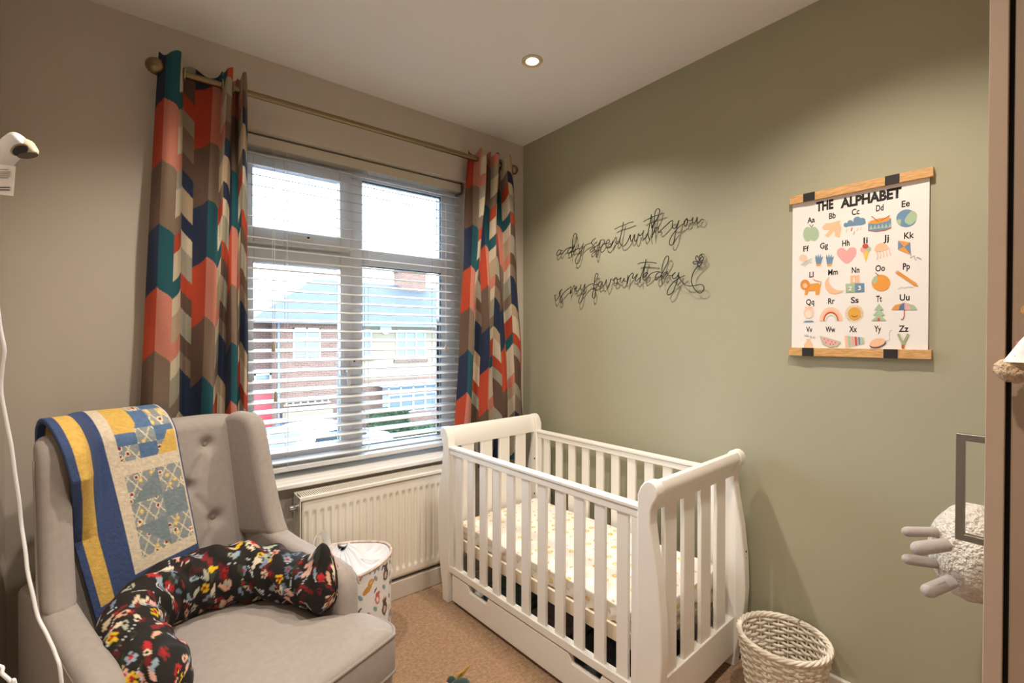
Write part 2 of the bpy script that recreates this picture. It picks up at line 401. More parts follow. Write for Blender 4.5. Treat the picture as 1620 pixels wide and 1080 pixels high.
# ------------------------------------------------------------------ radiator
rad = thing('radiator', 'cream panel radiator with vertical flutes under the window sill', 'radiator', (-.98, 0, .10))
RX0, RX1, RZ0, RZ1, RY = -1.372, -.60, .104, .598, -.142
NR = 23; nx = NR*10
def radf(u, v):
    x = RX0+.012+(RX1-RX0-.024)*u; z = RZ0+.002+(RZ1-RZ0-.022)*v
    ph = ((u*NR) % 1); zz = min((z-RZ0-.045)/.012, (RZ1-.065-z)/.012)
    env = max(0, min(1, zz)); g = max(0, min(1, (abs(ph-.5)-.18)/.09))
    edge = min(1, min(u, 1-u)/.006, min(v, 1-v)/.02)
    return (x, RY+.008*(1-g)*env+.008*(1-edge), z)
pn = MB().grid(radf, nx, 60).build('front_panel', M_RAD, rad, smooth=40, world=True)
MB().box(RX0+.012, RX1-.012, RY+.012, RY+.02, RZ0+.002, RZ1-.02).box(RX0+.012, RX1-.012, -.055, -.045, RZ0+.002, RZ1-.02).build('back_panel', M_RAD, rad, world=True)
for x in (RX0, RX1-.004): MB().box(x, x+.004, -.15, -.04, RZ0+.03, RZ1).build('side_cover', M_RAD, rad, bevel=.002, world=True)
gr = MB(); gr.box(RX0, RX1, -.15, -.132, RZ1-.012, RZ1).box(RX0, RX1, -.055, -.04, RZ1-.012, RZ1)
k = 88
for i in range(k+1):
    x = RX0+.015+(RX1-RX0-.03)*i/k; gr.box(x-.0022, x+.0022, -.132, -.055, RZ1-.006, RZ1)
gr.build('top_grille', M_RAD, rad, world=True)
MB().box(RX0+.02, RX1-.02, -.128, -.06, RZ0+.03, RZ1-.03).build('convector_fins', mat('radiator_inside', '#6d655b', .7), rad, world=True)
MB().lathe([(.012, -.03), (.012, -.006), (.016, -.006), (.016, 0)], (RX0, -.10, RZ1-.05), 14, 0).build('bleed_valve', M_CHROME, rad, smooth=40, world=True)
for x in (RX0-.03, ):
    MB().tube([(x, -.095, .0), (x, -.095, .13), (x+.03, -.095, .13)], .0075, 10).lathe([(.016, .09), (.018, .1), (.018, .15), (.014, .165)], (x, -.095, 0), 16).build('valve', M_PLASTIC, rad, smooth=40, world=True)

# ------------------------------------------------------------------ downlights
def downlight(x, y, label, group):
    t = thing('downlight', label, 'ceiling light', (x, y, ROOM_H), group=group)
    MB().lathe([(.046, 0), (.046, -.004), (.041, -.008), (.028, -.005), (.026, -.001)], seg=32, caps=False)  .build('bezel', mat('satin_bezel', '#c9bda8', .35, .3), t, smooth=30)
    MB().lathe([(.0001, -.001), (.026, -.001), (.026, -.003), (.0001, -.003)], seg=28, caps=False).build('bulb', mat('lamp_glow', '#ffe3b0', .5, emit=8), t)
    return t
downlight(-.559, -.725, 'lit round recessed ceiling spotlight above the crib', 'recessed ceiling spotlights')
for x, y, l_ in ((-1.62, -.78, 'above the armchair'), (-.60, -1.85, 'in front of the wardrobe'), (-1.62, -1.85, 'between the wardrobe and the left wall')): downlight(x, y, 'lit round recessed ceiling spotlight '+l_, 'recessed ceiling spotlights')
# ================================================================== crib
TH = R(2.8)
crib = thing('crib', 'white wooden sleigh crib with slatted sides and an underbed drawer', 'crib', (-.397, -.835, 0), TH)
PI_ = .53
outer = [(.050, 0), (.052, .06), (.066, .13), (.082, .22), (.088, .32), (.084, .44), (.072, .56), (.054, .66), (.046, .72), (.047, .76), (.056, .785), (.066, .80), (.0705, .815), (.069, .832), (.061, .845), (.049, .851), (.035, .85), (.022, .842), (.010, .825), (0, .80)]
def end_y(side, d): return side*(PI_+d)
for side in (1, -1):
    for sx in (-1, 1):
        x0, x1 = sorted((sx*.278, sx*.320))
        pl = [(end_y(side, 0), 0)]+[(end_y(side, d), z) for d, z in outer]
        MB().prism(pl, 0, x0, x1).build('post', M_WHITE, crib, bevel=.004, smooth=35)
    # curved top board with its roll
    up = [(.020, .752), (.018, .775), (.020, .80), (.026, .825), (.034, .842), (.046, .849), (.058, .845), (.066, .832), (.067, .815), (.060, .80), (.050, .792), (.044, .78), (.042, .752)]
    MB().prism([(end_y(side, d), z) for d, z in up], 0, -.278, .278).build('top_board', M_WHITE, crib, smooth=35)
    for x in (-.1815, -.0605, .0605, .1815):
        pr = [(.024, .19), (.022, .755)]
        pl = [(end_y(side, d), z) for d, z in pr]+[(end_y(side, d+.016), z) for d, z in reversed(pr)]
        MB().prism(pl, 0, x-.0365, x+.0365).build('end_slat', M_WHITE, crib, bevel=.003, smooth=35)
    y0, y1 = sorted((end_y(side, .012), end_y(side, .046)))
    MB().box(-.278, .278, y0, y1, .055, .195).build('end_rail', M_WHITE, crib, bevel=.003)
sl = None
for sx in (-1, 1):
    x = sx*.298
    MB().box(x-.014, x+.014, -PI_, PI_, .722, .748).box(x-.019, x+.019, -PI_, PI_, .749, .763).build('top_rail', M_WHITE, crib, bevel=.004)
    MB().box(x-.014, x+.014, -PI_, PI_, .150, .182).build('bottom_rail', M_WHITE, crib, bevel=.003)
    for yy in (-PI_+.014, PI_-.014): MB().box(x-.012, x+.012, yy-.014, yy+.014, .182, .722).build('side_stile', M_WHITE, crib, bevel=.002)
    for i in range(11):
        y = -.464+.0928*i
        if sl is None: o = sl = MB().box(-.007, .007, -.0225, .0225, .18, .725).build('side_slat', M_WHITE, crib, bevel=.002)
        else: o = sl.copy(); COL.objects.link(o)
        o.location = (x, y, 0)
M_HOLE = mat('screw_hole', '#3a2c22', .7)
for sx, y, z in ((-1, PI_-.004, .60), (-1, PI_-.004, .24), (1, PI_-.004, .60), (1, PI_-.004, .40), (1, PI_-.004, .37)):
    MB().ball((sx*.2775, y+.018, z), .0025, .005, .005, 10, 6).build('bolt_hole', M_HOLE, crib)
for z in (.46, .435, .26, .235):
    MB().ball((.299, -PI_-.0815 if z > .3 else -PI_-.078, z), .0045, .0035, .005, 10, 6).build('bolt_hole', M_HOLE, crib)
MB().box(-.268, .268, -PI_+.004, PI_-.004, .262, .282).box(-.276, -.262, -PI_+.002, PI_-.002, .262, .315).box(.262, .276, -PI_+.002, PI_-.002, .262, .315).build('mattress_base', mat('base_board', '#e6d8c2', .6), crib, bevel=.002)
dr = MB()
pl = [(-.512, .018), (.512, .018), (.512, .142)]
for c in (.31, -.31): pl += [(c+.075, .142), (c+.06, .112), (c-.06, .112), (c-.075, .142)]
pl += [(-.512, .142)]
dr.prism(pl, 0, -.308, -.288)
dob = dr.build('drawer', M_WHITE, crib, bevel=.003)
MB().box(-.288, .25, -.50, .50, .022, .03).box(.24, .25, -.5, .5, .03, .12).box(-.288, .25, -.5, -.49, .03, .12).box(-.288, .25, .49, .5, .03, .12).build('drawer_box', M_WHITE, crib)

# mattress with a printed fitted sheet
mt = thing('mattress', 'cot mattress in a white fitted sheet printed with yellow flowers', 'mattress', (-.397, -.835, .285), TH)
MB().box(-.255, .255, -.512, .512, .0, .092).build('mattress_core', mat('mattress_cover', '#efe9e0', .9), mt, bevel=.02, bseg=4)
MW, ML, MH = .262, .522, .098
nu, nv = 150, 250
def sheet_pos():
    a = np.linspace(-1, 1, nu)[None, :]; c = np.linspace(-1, 1, nv)[:, None]
    EX, EY = MW+.085, ML+.085
    x, y = a*EX+0*c, c*EY+0*a
    ox, oy = np.maximum(np.abs(x)-MW, 0), np.maximum(np.abs(y)-ML, 0)
    d = np.maximum(ox, oy)
    rs = np.random.RandomState(3); wob = np.zeros_like(x)
    for k in range(10):
        f1, f2, p = rs.uniform(25, 90), rs.uniform(25, 90), rs.uniform(0, 6.28); wob += np.sin(f1*x+f2*y+p)
    wob /= 3.5
    sx = np.sign(x)*np.minimum(np.abs(x), MW)+np.sign(x)*np.minimum(ox, .004)
    sy = np.sign(y)*np.minimum(np.abs(y), ML)+np.sign(y)*np.minimum(oy, .004)
    k = np.clip(d/.05, 0, 1)
    px = sx-np.sign(x)*(ox > 0)*k*(.006+.007*wob); py = sy-np.sign(y)*(oy > 0)*k*(.006+.007*wob)
    z = MH-d*(1-.25*k)+.002*np.sin(18*x+3)*np.cos(11*y)-.008*k*np.abs(wob)
    z -= .006*np.clip((np.abs(x)/MW-.8)/.2, 0, 1)**2*(d == 0)+.006*np.clip((np.abs(y)/ML-.9)/.1, 0, 1)**2*(d == 0)
    return np.stack([px, py, z], -1), x, y
P, SX, SY = sheet_pos()
def sheet_paint(U, V):
    out = np.ones(U.shape+(3,))*hexs('#f1ebe2'); rs = random.Random(5)
    for i in range(-8, 9):
        for j in range(-13, 14):
            cx, cy = i*.052+(j % 2)*.026+rs.uniform(-.008, .008), j*.048+rs.uniform(-.008, .008); kind = rs.random()
            if kind < .38:
                out[ell(U, V, cx, cy, .0125, .0105)] = hexs('#e0b64a'); out[ell(U, V, cx, cy, .0055, .0045)] = hexs('#f3e6c0')
            elif kind < .62: out[ell(U, V, cx, cy, .009, .005, rs.uniform(0, 3))] = hexs('#dcae86')
            elif kind < .85: out[ell(U, V, cx, cy, .005, .007)] = hexs('#cdbfc2')
    return out
cloth('fitted_sheet', P, nu, nv, SX, SY, sheet_paint, mat('sheet_cotton', '#ffffff', .9, attr='print', bump=.15, bscale=60), mt)

# folded blankets in the crib drawer
for i, (x, y, a, c_, lab) in enumerate(((-.02, .27, .16, '#5f7f80', 'folded teal blanket in the crib drawer'), (-.02, -.02, .15, '#8a7f86', 'folded mauve grey blanket in the crib drawer'), (-.03, -.30, .17, '#41464d', 'folded charcoal blanket in the crib drawer'))):
    t = thing('folded_blanket', lab, 'blanket', (-.397, -.835, .031), TH, 'folded blankets in the crib drawer')
    for k in range(3):
        m = MB().box(x-.19+.008*k, x+.19-.012*k, y-a*.8+.006*k, y+a*.8-.009*k, .001+k*.03, .029+k*.03)
        m.build('fold', mat('blanket_%d' % i, c_, .95, noise=.25, nscale=35), t, bevel=.012, bseg=3)

# ================================================================== wicker basket
bk = thing('wicker_basket', 'small white woven wicker basket standing against the green wall', 'basket', (-.160, -1.602, 0))
M_WICK = mat('white_wicker', '#efe7da', .6, noise=.06, nscale=60)
BH, RB, RT = .245, .098, .137
NSK = 26
def rr(z): return RB+(RT-RB)*(z/BH)**.85
for k in range(NSK):
    a = 2*math.pi*k/NSK
    MB().tube([(rr(z)*math.cos(a), rr(z)*math.sin(a), z) for z in np.linspace(.006, BH, 7)], .0026, 6).build('stake', M_WICK, bk, smooth=60)
rows = 19
for q in range(rows):
    z = .012+(BH-.026)*q/(rows-1); n = NSK*6
    pts = [((rr(z)+.0055*math.cos(math.pi*(k/6)+(q % 2)*math.pi))*math.cos(2*math.pi*k/n), (rr(z)+.0055*math.cos(math.pi*(k/6)+(q % 2)*math.pi))*math.sin(2*math.pi*k/n), z+.0008*math.sin(k*.7)) for k in range(n)]
    MB().tube(pts, .0050, 6, closed=True).build('weaver', M_WICK, bk, smooth=60)
for q in range(4):
    n = 120; ph = q*math.pi/2
    pts = [((RT+.001+.006*math.cos(9*2*math.pi*k/n+ph))*math.cos(2*math.pi*k/n), (RT+.001+.006*math.cos(9*2*math.pi*k/n+ph))*math.sin(2*math.pi*k/n), BH+.004+.006*math.sin(9*2*math.pi*k/n+ph)) for k in range(n)]
    MB().tube(pts, .0045, 6, closed=True).build('rim_strand', M_WICK, bk, smooth=60)
MB().lathe([(.0001, .003), (RB, .003), (RB, .009), (.0001, .009)], seg=28, caps=False).build('base', M_WICK, bk)

# ================================================================== laundry hamper
hp = thing('laundry_hamper', 'round fabric hamper printed with woodland animals beside the armchair', 'hamper', (-1.235, -.362, 0))
HR, HH = .165, .388
nu, nv = 300, 130
def hamper_paint(U, V):
    out = np.ones(U.shape+(3,))*hexs('#e9e6e4'); rs = random.Random(11)
    Br, Gy, Or, Rd, Tl, Dk = (hexs(c) for c in ('#5c4a42', '#9a999c', '#cf9448', '#c8685a', '#7fa3a4', '#4c4f5e'))
    W = 2*math.pi*HR
    for j in range(7):
        for i in range(10):
            cx = (i+.5*(j % 2))*W/10+rs.uniform(-.01, .01); cy = .03+j*.06+rs.uniform(-.008, .008)
            kind = (i*3+j*2+rs.randint(0, 1)) % 6
            E = lambda x, y, a, b_, r=0: ell(U, V, cx+x, cy+y, a, b_, r)
            if kind in (0, 4):
                out[E(0, -.008, .018, .024)] = Br; out[E(0, .02, .012, .012)] = Br; out[E(-.009, .03, .005, .005)] = Br; out[E(.009, .03, .005, .005)] = Br; out[E(0, -.01, .009, .013)] = hexs('#cbb9ae')
            elif kind == 1:
                out[E(0, 0, .022, .015)] = Gy; out[E(-.02, .01, .013, .012)] = Gy; out[E(-.031, -.006, .004, .013)] = Gy; out[E(.012, -.016, .006, .01)] = Gy; out[E(-.008, -.016, .006, .01)] = Gy
            elif kind == 2:
                out[E(0, -.004, .022, .012, .6)] = Or; out[E(.016, .018, .013, .013)] = Or; out[E(.016, .018, .007, .007)] = hexs('#e2b878')
            elif kind == 3:
                out[E(0, -.004, .012, .02, .2)] = Rd; out[E(.002, .016, .012, .009)] = Rd; out[E(.0, -.006, .006, .012, .2)] = hexs('#f0d9cf')
            else:
                for a_ in (-.6, 0, .6): out[E(.010*math.sin(a_), .01*math.cos(a_), .004, .014, -a_)] = Dk
            out[E(.038, .022, .007, .014, .6)] = Tl if kind % 2 else Gy
            out[E(.036, -.024, .004, .011, -.7)] = Dk if kind % 3 else Rd
    return out
a = np.linspace(0, 2*math.pi, nu, endpoint=False)[None, :]; v = np.linspace(0, 1, nv)[:, None]
rad_ = HR*(1+.012*np.sin(3*a+2*v)+.008*np.sin(7*a)*v)
zz = HH*v+0*a+.010*v*np.cos(2*a+1)
P = np.stack([rad_*np.cos(a)+0*v, rad_*np.sin(a)+0*v, zz+.001], -1)
cloth('printed_side', P, nu, nv, np.repeat(a*HR, nv, 0), np.repeat(v*HH, nu, 1), hamper_paint, M_PRINT, hp, closed_u=True, solid=.003)
n = 60
def rimz(t): return HH+.010*math.cos(2*t+1)
def rimr(t): return HR*(1+.012*math.sin(3*t+2)+.008*math.sin(7*t))
MB().tube([(rimr(t)*math.cos(t), rimr(t)*math.sin(t), rimz(t)) for t in np.linspace(0, 2*math.pi, n, endpoint=False)], .0055, 8, closed=True).build('rim', mat('hamper_rim', '#d6c3b6', .9, noise=.35, nscale=40), hp, smooth=60)
def linf(u, v):
    t = 2*math.pi*u; r = (rimr(t)-.006)*(1-v)+.022*v
    z = rimz(t)-.004-.03*math.sin(math.pi*min(v*1.3, 1))+.045*v**3+.006*math.sin(t*17)*v*(1-v)*4+.004*math.sin(t*29+1)*v
    return (r*math.cos(t)-.02*v, r*math.sin(t)+.02*v, z)
MB().grid(linf, 170, 16).build('drawstring_lining', mat('white_mesh_lining', '#e4e6ec', .8), hp, smooth=180)
cordp = catmull([(-.10, .06, HH+.004), (-.06, .02, HH+.022), (-.02, .05, HH+.02), (-.035, .09, HH+.022), (-.075, .075, HH+.024), (-.06, .03, HH+.02), (0, -.01, HH+.01), (.05, -.06, HH-.006), (.10, -.075, HH-.012)], 8)
MB().tube(cordp, .0026, 7).build('drawstring', M_PLASTIC, hp, smooth=60)
hnd = catmull([(-.155, -.01, HH-.03), (-.145, .02, HH+.04), (-.115, .065, HH+.088), (-.065, .115, HH+.075), (-.03, .148, HH-.03)], 8)
MB().tube(hnd, .013, 8, ry=.22).build('handle_strap', mat('white_webbing', '#e5e1dc', .9), hp, smooth=60)

# ================================================================== armchair
CT = R(18)
ac = thing('armchair', 'grey fabric wingback armchair with a buttoned back beside the window', 'armchair', (-1.780, -.588, 0), CT)
def by(z): return .10+.19*z
BTN = [(-.15, .905), (0, .905), (.15, .905), (-.075, .775), (.075, .775), (.155, .65), (0, .65), (-.155, .65), (-.075, .53), (.075, .53)]
SEG = [(a_, b_) for i, a_ in enumerate(BTN) for b_ in BTN[i+1:] if math.hypot(a_[0]-b_[0], a_[1]-b_[1]) < .165 and abs(a_[1]-b_[1]) > .05]
def tuft(x, z):
    d = 0
    for bx, bz in BTN: d += .026*math.exp(-((x-bx)**2+(z-bz)**2)/.024**2)
    for a_, b_ in SEG:
        t = max(0, min(1, ((x-a_[0])*(b_[0]-a_[0])+(z-a_[1])*(b_[1]-a_[1]))/((a_[0]-b_[0])**2+(a_[1]-b_[1])**2)))
        e = math.hypot(x-a_[0]-t*(b_[0]-a_[0]), z-a_[1]-t*(b_[1]-a_[1])); d = max(d, .006*math.exp(-(e/.012)**2))
    return d
ZB0, ZB1 = .36, 1.005
def backf(u, v):
    # wraps from the seat up the front face and over the rolled top
    a_ = (u-.5)*2; x = a_*.262
    if v < .82:
        z = ZB0+(ZB1-.05-ZB0)*v/.82; y = by(z)+tuft(x, z)-.012*(1-a_**4)
    else:
        t = (v-.82)/.18*math.pi; z = ZB1-.05+.05*math.sin(t); y = by(ZB1-.05)-.012*(1-a_**4)*(1 if t < 1.5 else 0)+.055*(1-math.cos(t))
    return (x, y, z-.012*abs(a_)**6)
m = MB().grid(backf, 72, 110)
m.build('backrest', M_CHAIR, ac, smooth=180)
MB().prism([(-.262, .25), (.262, .25), (.262, .97), (-.262, .97)], 1, .0, .02).xf(Matrix.Translation((0, .262, 0)) @ Matrix.Rotation(R(-7), 4, 'X') @ Matrix.Translation((0, -.02, 0))).build('back_cover', M_CHAIR, ac, bevel=.006)
for bx, bz in BTN: MB().ball((bx, by(bz)+.012, bz), .009, .004, .009, 12, 8).build('button', M_PIPING, ac, smooth=180)
wing = [(.315, .97), (.30, 1.0), (.262, 1.012), (.20, 1.010), (.165, .995), (.143, .96), (.128, .90), (.102, .80), (.072, .70), (.045, .63), (.015, .585), (.25, .56), (.29, .75)]
arm = [(.30, .15), (.30, .60), (.12, .618), (.05, .605), (-.05, .588), (-.16, .578), (-.26, .572), (-.315, .560), (-.34, .53), (-.348, .48), (-.345, .15)]
for s in (-1, 1):
    m = MB().prism(wing, 0, 0, 1)
    m.v = [(s*((.220+.030*(.30-y)/.22)+x*.066), y, z) for x, y, z in m.v]
    m.build('wing', M_CHAIR, ac, bevel=.026, bseg=5, smooth=60)
    m = MB().prism(arm, 0, 0, 1)
    m.v = [(s*((.250+.008*max(0, -y)/.32)+x*.072), y, z) for x, y, z in m.v]
    m.build('armrest', M_CHAIR, ac, bevel=.024, bseg=5, smooth=60)
    for e, (q, rad2) in enumerate(((wing, 0), )):
        pts = [(s*((.220+.030*(.30-y)/.22)+.0665), y+.036, z) for y, z in wing[5:11]]
        MB().tube(catmull(pts, 4), .0028, 6).build('seam', M_PIPING, ac, smooth=60)
    pts = [(s*((.250+.008*max(0, -y)/.32)+.072), y, z-.028) for y, z in arm[2:9]]
    MB().tube(catmull(pts, 4), .0028, 6).build('seam', M_PIPING, ac, smooth=60)
MB().box(-.27, .27, -.34, .28, .13, .285).box(-.332, .332, -.498, -.352, .13, .285).build('seat_base', M_CHAIR, ac, bevel=.012, bseg=3)
def tee():
    c = [(.232, .19), (.238, -.33), (.256, -.358), (.318, -.360), (.342, -.385), (.346, -.465), (.326, -.505), (.28, -.518), (0, -.527)]
    pts = [(x, y, 0) for x, y in c]; full = pts+[(-x, y, 0) for x, y in reversed(c[:-1])]
    return [(p.x, p.y) for p in catmull(full, 8, closed=True)]
TEE = tee(); ring_s = [(.94, .288), (.985, .292), (1.0, .305), (1.004, .35), (1.0, .395), (.985, .412), (.955, .421), (.85, .430), (.65, .438), (.4, .4425), (.2, .4445), (.06, .4455), (.005, .4456)]
cy_ = -.16; m = MB(); nT = len(TEE)
vs = [(x*s_, cy_+(y-cy_)*s_, z) for s_, z in ring_s for x, y in TEE]
fs = [(i*nT+k, i*nT+(k+1) % nT, (i+1)*nT+(k+1) % nT, (i+1)*nT+k) for i in range(len(ring_s)-1) for k in range(nT)]
fs += [tuple(range(nT))[::-1], tuple((len(ring_s)-1)*nT+k for k in range(nT))]
cu = m.add(vs, fs).build('seat_cushion', M_CHAIR, ac, smooth=70)
for z in (.407, .298): MB().tube([(x*.997, cy_+(y-cy_)*.997, z) for x, y in TEE], .0052, 8, closed=True).build('piping', M_PIPING, ac, smooth=60)
for x in (-.29, .29):
    for y in (-.40, .24): MB().tube([(x, y, .135), (x*1.02, y*1.03, 0)], [.024, .015], 12).build('leg', M_LEG, ac, smooth=40)

# ------------------------------------------------------------------ patchwork quilt over the chair back
ql = thing('patchwork_quilt', 'blue and yellow patchwork quilt draped over the armchair back', 'quilt', (-1.755, -.58, 0), CT)
TL, TR, BRr, BLl = (-.300, 1.02), (.022, 1.02), (.062, .528), (-.212, .462)
nu, nv = 130, 230
u = np.linspace(0, 1, nu)[None, :]; v = np.linspace(-.28, 1, nv)[:, None]
vc = np.clip(v, 0, 1)
X = (TL[0]*(1-u)+TR[0]*u)*(1-vc)+(BLl[0]*(1-u)+BRr[0]*u)*vc
Z = (TL[1]*(1-u)+TR[1]*u)*(1-vc)+(BLl[1]*(1-u)+BRr[1]*u)*vc
# left of the backrest the quilt lies on the wing, whose face stands further forward
yb = .10+.19*Z; yw = np.interp(Z.ravel(), [.46, .585, .63, .7, .8, .9, .96, 1.02], [.015, .02, .045, .072, .102, .124, .138, .16]).reshape(Z.shape)
k = np.clip((-.18-X)/.08, 0, 1); k = k*k*(3-2*k)*np.clip((Z-.70)/.2, 0, 1)
Y = yb*(1-k)+yw*k-.024-.014*k+.004*np.sin(7*u+5*vc)
top = np.clip((Z-.955)/.065, 0, 1)
Y = Y+.05*top**2
Z = Z+.006+.010*k*top
over = np.clip(-v/.28, 0, 1)
Y = np.where(v < 0, Y+.16*np.sin(np.clip(over*2.2, 0, 1)*math.pi/2), Y)
Z = np.where(v < 0, Z+.018*np.sin(np.clip(over*3, 0, 1)*math.pi)-.17*np.clip(over-.32, 0, 1), Z)
def quilt_paint(U, V):
    Nv, Ye, Cr, Sl, Bl, Fl = (hexs(c) for c in ('#3b4d78', '#d9b25c', '#d9cbb4', '#7b8a90', '#56749a', '#8f9698'))
    out = np.ones(U.shape+(3,))*Nv
    def S(m_, c): out[m_] = c
    S((U > .055) & (U < .175) & (V < .93), Ye); S((U > .385) & (U < .985) & (V < .87), Cr); S(U < .045, Nv)
    blk = (U > .475) & (U < .97)
    bu = (U-.475)/.495
    def floral(mask):
        out[mask] = Fl
        g = ((np.abs(((U*9+V*9) % 1)-.5) < .06) | (np.abs(((U*9-V*9) % 1)-.5) < .06)) & mask; out[g] = hexs('#d8cfb6')
        rs = random.Random(2)
        for q in range(110):
            cx, cy = rs.uniform(.47, .98), rs.uniform(-.3, .82); red = rs.random() < .6
            e = ell(U, V, cx, cy, .022, .016) & mask; out[e] = hexs('#e8dcc0') if red else hexs('#cfae6a')
            e = ell(U, V, cx, cy, .013, .0095) & mask; out[e] = hexs('#8a2b2c') if red else hexs('#e2cf9a')
    m1 = blk & (V < .235); m2 = blk & (V > .315) & (V < .80)
    floral(m1); floral(m2)
    r1 = np.floor(np.clip((V+.28)/.515, 0, .999)*6).astype(int); c1 = np.floor(np.clip(bu, 0, .999)*3).astype(int)
    S(m1 & ((r1+c1) % 2 == 0), Bl)
    S(m1 & (bu+ (V+.28)/.515*.9 < .95) & (bu < .4) & (V < .08), Ye); S(m1 & (bu > .55) & (V > .10) & ((1-bu)*1.1+(.235-V)*2.0 < .40), Ye)
    row = (V-.315)/.485
    S(m2 & (bu < .58) & (row < .36) & (bu/.58 > 1-row/.36), Sl); S(m2 & (bu >= .58) & (row > .33) & (row < .66), Sl)
    S(m2 & (bu < .58) & (row > .64) & (bu/.58 > (row-.64)/.36), Sl)
    return out
yy = np.repeat(v, nu, 1)
P = np.stack([X+0*v, Y, Z], -1)
qp = cloth('quilt_top', P, nu, nv, np.repeat(u, nv, 0), yy, quilt_paint, mat('quilt_cotton', '#ffffff', .95, noise=.12, nscale=90, bump=.5, bscale=120, attr='print'), ql, solid=.014)

# ------------------------------------------------------------------ nursing pillow
npl = thing('nursing_pillow', 'curved black nursing pillow printed with bright paisley on the armchair seat', 'pillow', (-1.772, -.588, 0), CT)
path = catmull([(.228, -.305, .512), (.224, -.24, .512), (.206, -.13, .515), (.165, -.02, .522), (.08, .055, .527), (-.02, .082, .525), (-.11, .06, .525), (-.185, -.01, .523), (-.222, -.12, .520), (-.228, -.24, .516), (-.228, -.33, .512), (-.228, -.36, .511)], 20)
n = len(path); nv = 130
PP = np.array([list(p) for p in path]); PP[:, 0] *= np.where(PP[:, 0] > 0, 1.06, .92); PP[:, 1] -= .022; L = np.concatenate([[0], np.cumsum(np.linalg.norm(np.diff(PP, axis=0), axis=1))])
tt = L/L[-1]
rr_ = .094-.020*np.clip((tt-.5)*2, 0, 1)-.022*np.clip((.35-tt)/.2, 0, 1)
endf = np.minimum(1, np.sqrt(np.clip(tt/.035, 0, 1)+.001))*np.minimum(1, np.sqrt(np.clip((1-tt)/.05, 0, 1)+.001))
T = np.gradient(PP, axis=0); T /= np.linalg.norm(T, axis=1)[:, None]
up = np.array([0, 0, 1.]); side = np.cross(T, up); side /= np.linalg.norm(side, axis=1)[:, None]
ang = np.linspace(0, 2*math.pi, nv, endpoint=False)
wr = 1+.045*np.sin(23*tt[:, None]*3+3*ang[None])+.03*np.sin(61*tt[:, None]+5*ang[None])+.025*np.sin(90*tt[:, None]-2*ang[None])
RX = (rr_*endf)[:, None]*wr*.86; RZ = (rr_*endf)[:, None]*wr
# a pulled-up corner at the end by the arm
ear = np.exp(-((tt-.055)/.045)**2)[:, None]*np.clip(np.sin(ang)[None], 0, 1)**12*.062
P = PP[:, None, :]+side[:, None, :]*(np.cos(ang)[None, :, None]*RX[..., None])+up*((np.sin(ang)[None, :]*RZ+ear)[..., None])
P[..., 2] = np.maximum(P[..., 2], .440+.004*np.sin(P[..., 0]*30))
rs_ = rr_*endf; L2 = np.concatenate([[0], np.cumsum(np.hypot(np.linalg.norm(np.diff(PP, axis=0), axis=1), np.diff(rs_)))])
def paisley(U, V):
    out = np.ones(U.shape+(3,))*hexs('#16120f'); rs = random.Random(21)
    cols = ['#7d8ba8', '#a9ab98', '#c9b99a', '#d9a98f', '#b51f22', '#6d1219', '#d8b41f', '#8ea1b0', '#ddd0b5', '#43110f', '#7c1a1d', '#2f3524', '#5a1216', '#31100f', '#d8a79a', '#5e7287']
    Lm, Cm = L2[-1], .55
    for i in range(720):
        cx, cy, rot = rs.uniform(0, Lm), rs.uniform(0, Cm), rs.uniform(0, 6.28); c = hexs(rs.choice(cols)); s_ = rs.uniform(.7, 1.1)
        dx, dy = math.cos(rot)*.011*s_, math.sin(rot)*.011*s_
        kind = rs.random()
        if kind < .7:
            out[ell(U, V, cx, cy, .0135*s_, .0095*s_, rot)] = c; out[ell(U, V, cx+dx, cy+dy, .010*s_, .0055*s_, rot+.6)] = c
            out[ell(U, V, cx+dx*1.9, cy+dy*1.9, .007*s_, .0028*s_, rot+1.1)] = c
            if kind < .2: out[ell(U, V, cx, cy, .007*s_, .0045*s_, rot)] = hexs('#16120f')
        elif kind < .85:
            for q in range(5):
                a_ = q*1.2566+rot; out[ell(U, V, cx+.010*math.cos(a_), cy+.010*math.sin(a_), .0055, .0055)] = c
            out[ell(U, V, cx, cy, .006, .006)] = hexs('#a8171c')
        else:
            for q in range(6): out[ell(U, V, cx+(q-2.5)*.008*math.cos(rot), cy+(q-2.5)*.008*math.sin(rot), .0027, .0027)] = hexs('#cdd3d6')
    return out
U = np.repeat(L2[:, None], nv, 1); V = np.repeat((ang/(2*math.pi)*.55)[None], n, 0)
cloth('pillow_cover', P, nv, n, U, V, paisley, mat('paisley_cotton', '#ffffff', .85, noise=.05, nscale=150, attr='print'), npl, closed_u=True)
# ================================================================== alphabet poster
XP = -.0075
ps = thing('alphabet_poster', 'alphabet picture chart hung between two wooden battens on the green wall', 'poster', (0, -1.76, 1.52))
def P5(x, y, d=0): return hit(1240+x/6.352, 250+y/6.352, 0, XP-d)
def P6(x, y, d=0): return hit(1240+x/6., 400+y/6., 0, XP-d)
M_PAPER = mat('poster_paper', '#ebe7e4', .7)
MB().box(XP, XP+.0015, -1.951, -1.566, 1.232, 1.806).build('paper', M_PAPER, ps, world=True)
for z, in ((1.799,), (1.2405,)):
    bt = MB().box(-.019, XP-.001, -1.961, -1.560, z-.0145, z+.0145).box(XP+.002, -.001, -1.961, -1.560, z-.0145, z+.0145).build('batten', M_OAK, ps, bevel=.001, world=True)
    for yc in (-1.624, -1.862): MB().box(-.0215, -.0185, yc-.0185, yc+.0185, z-.0148, z+.0148).build('magnet_clip', mat('black_clip', '#1f1c1a', .6), ps, bevel=.001, world=True)
_lay = [0]
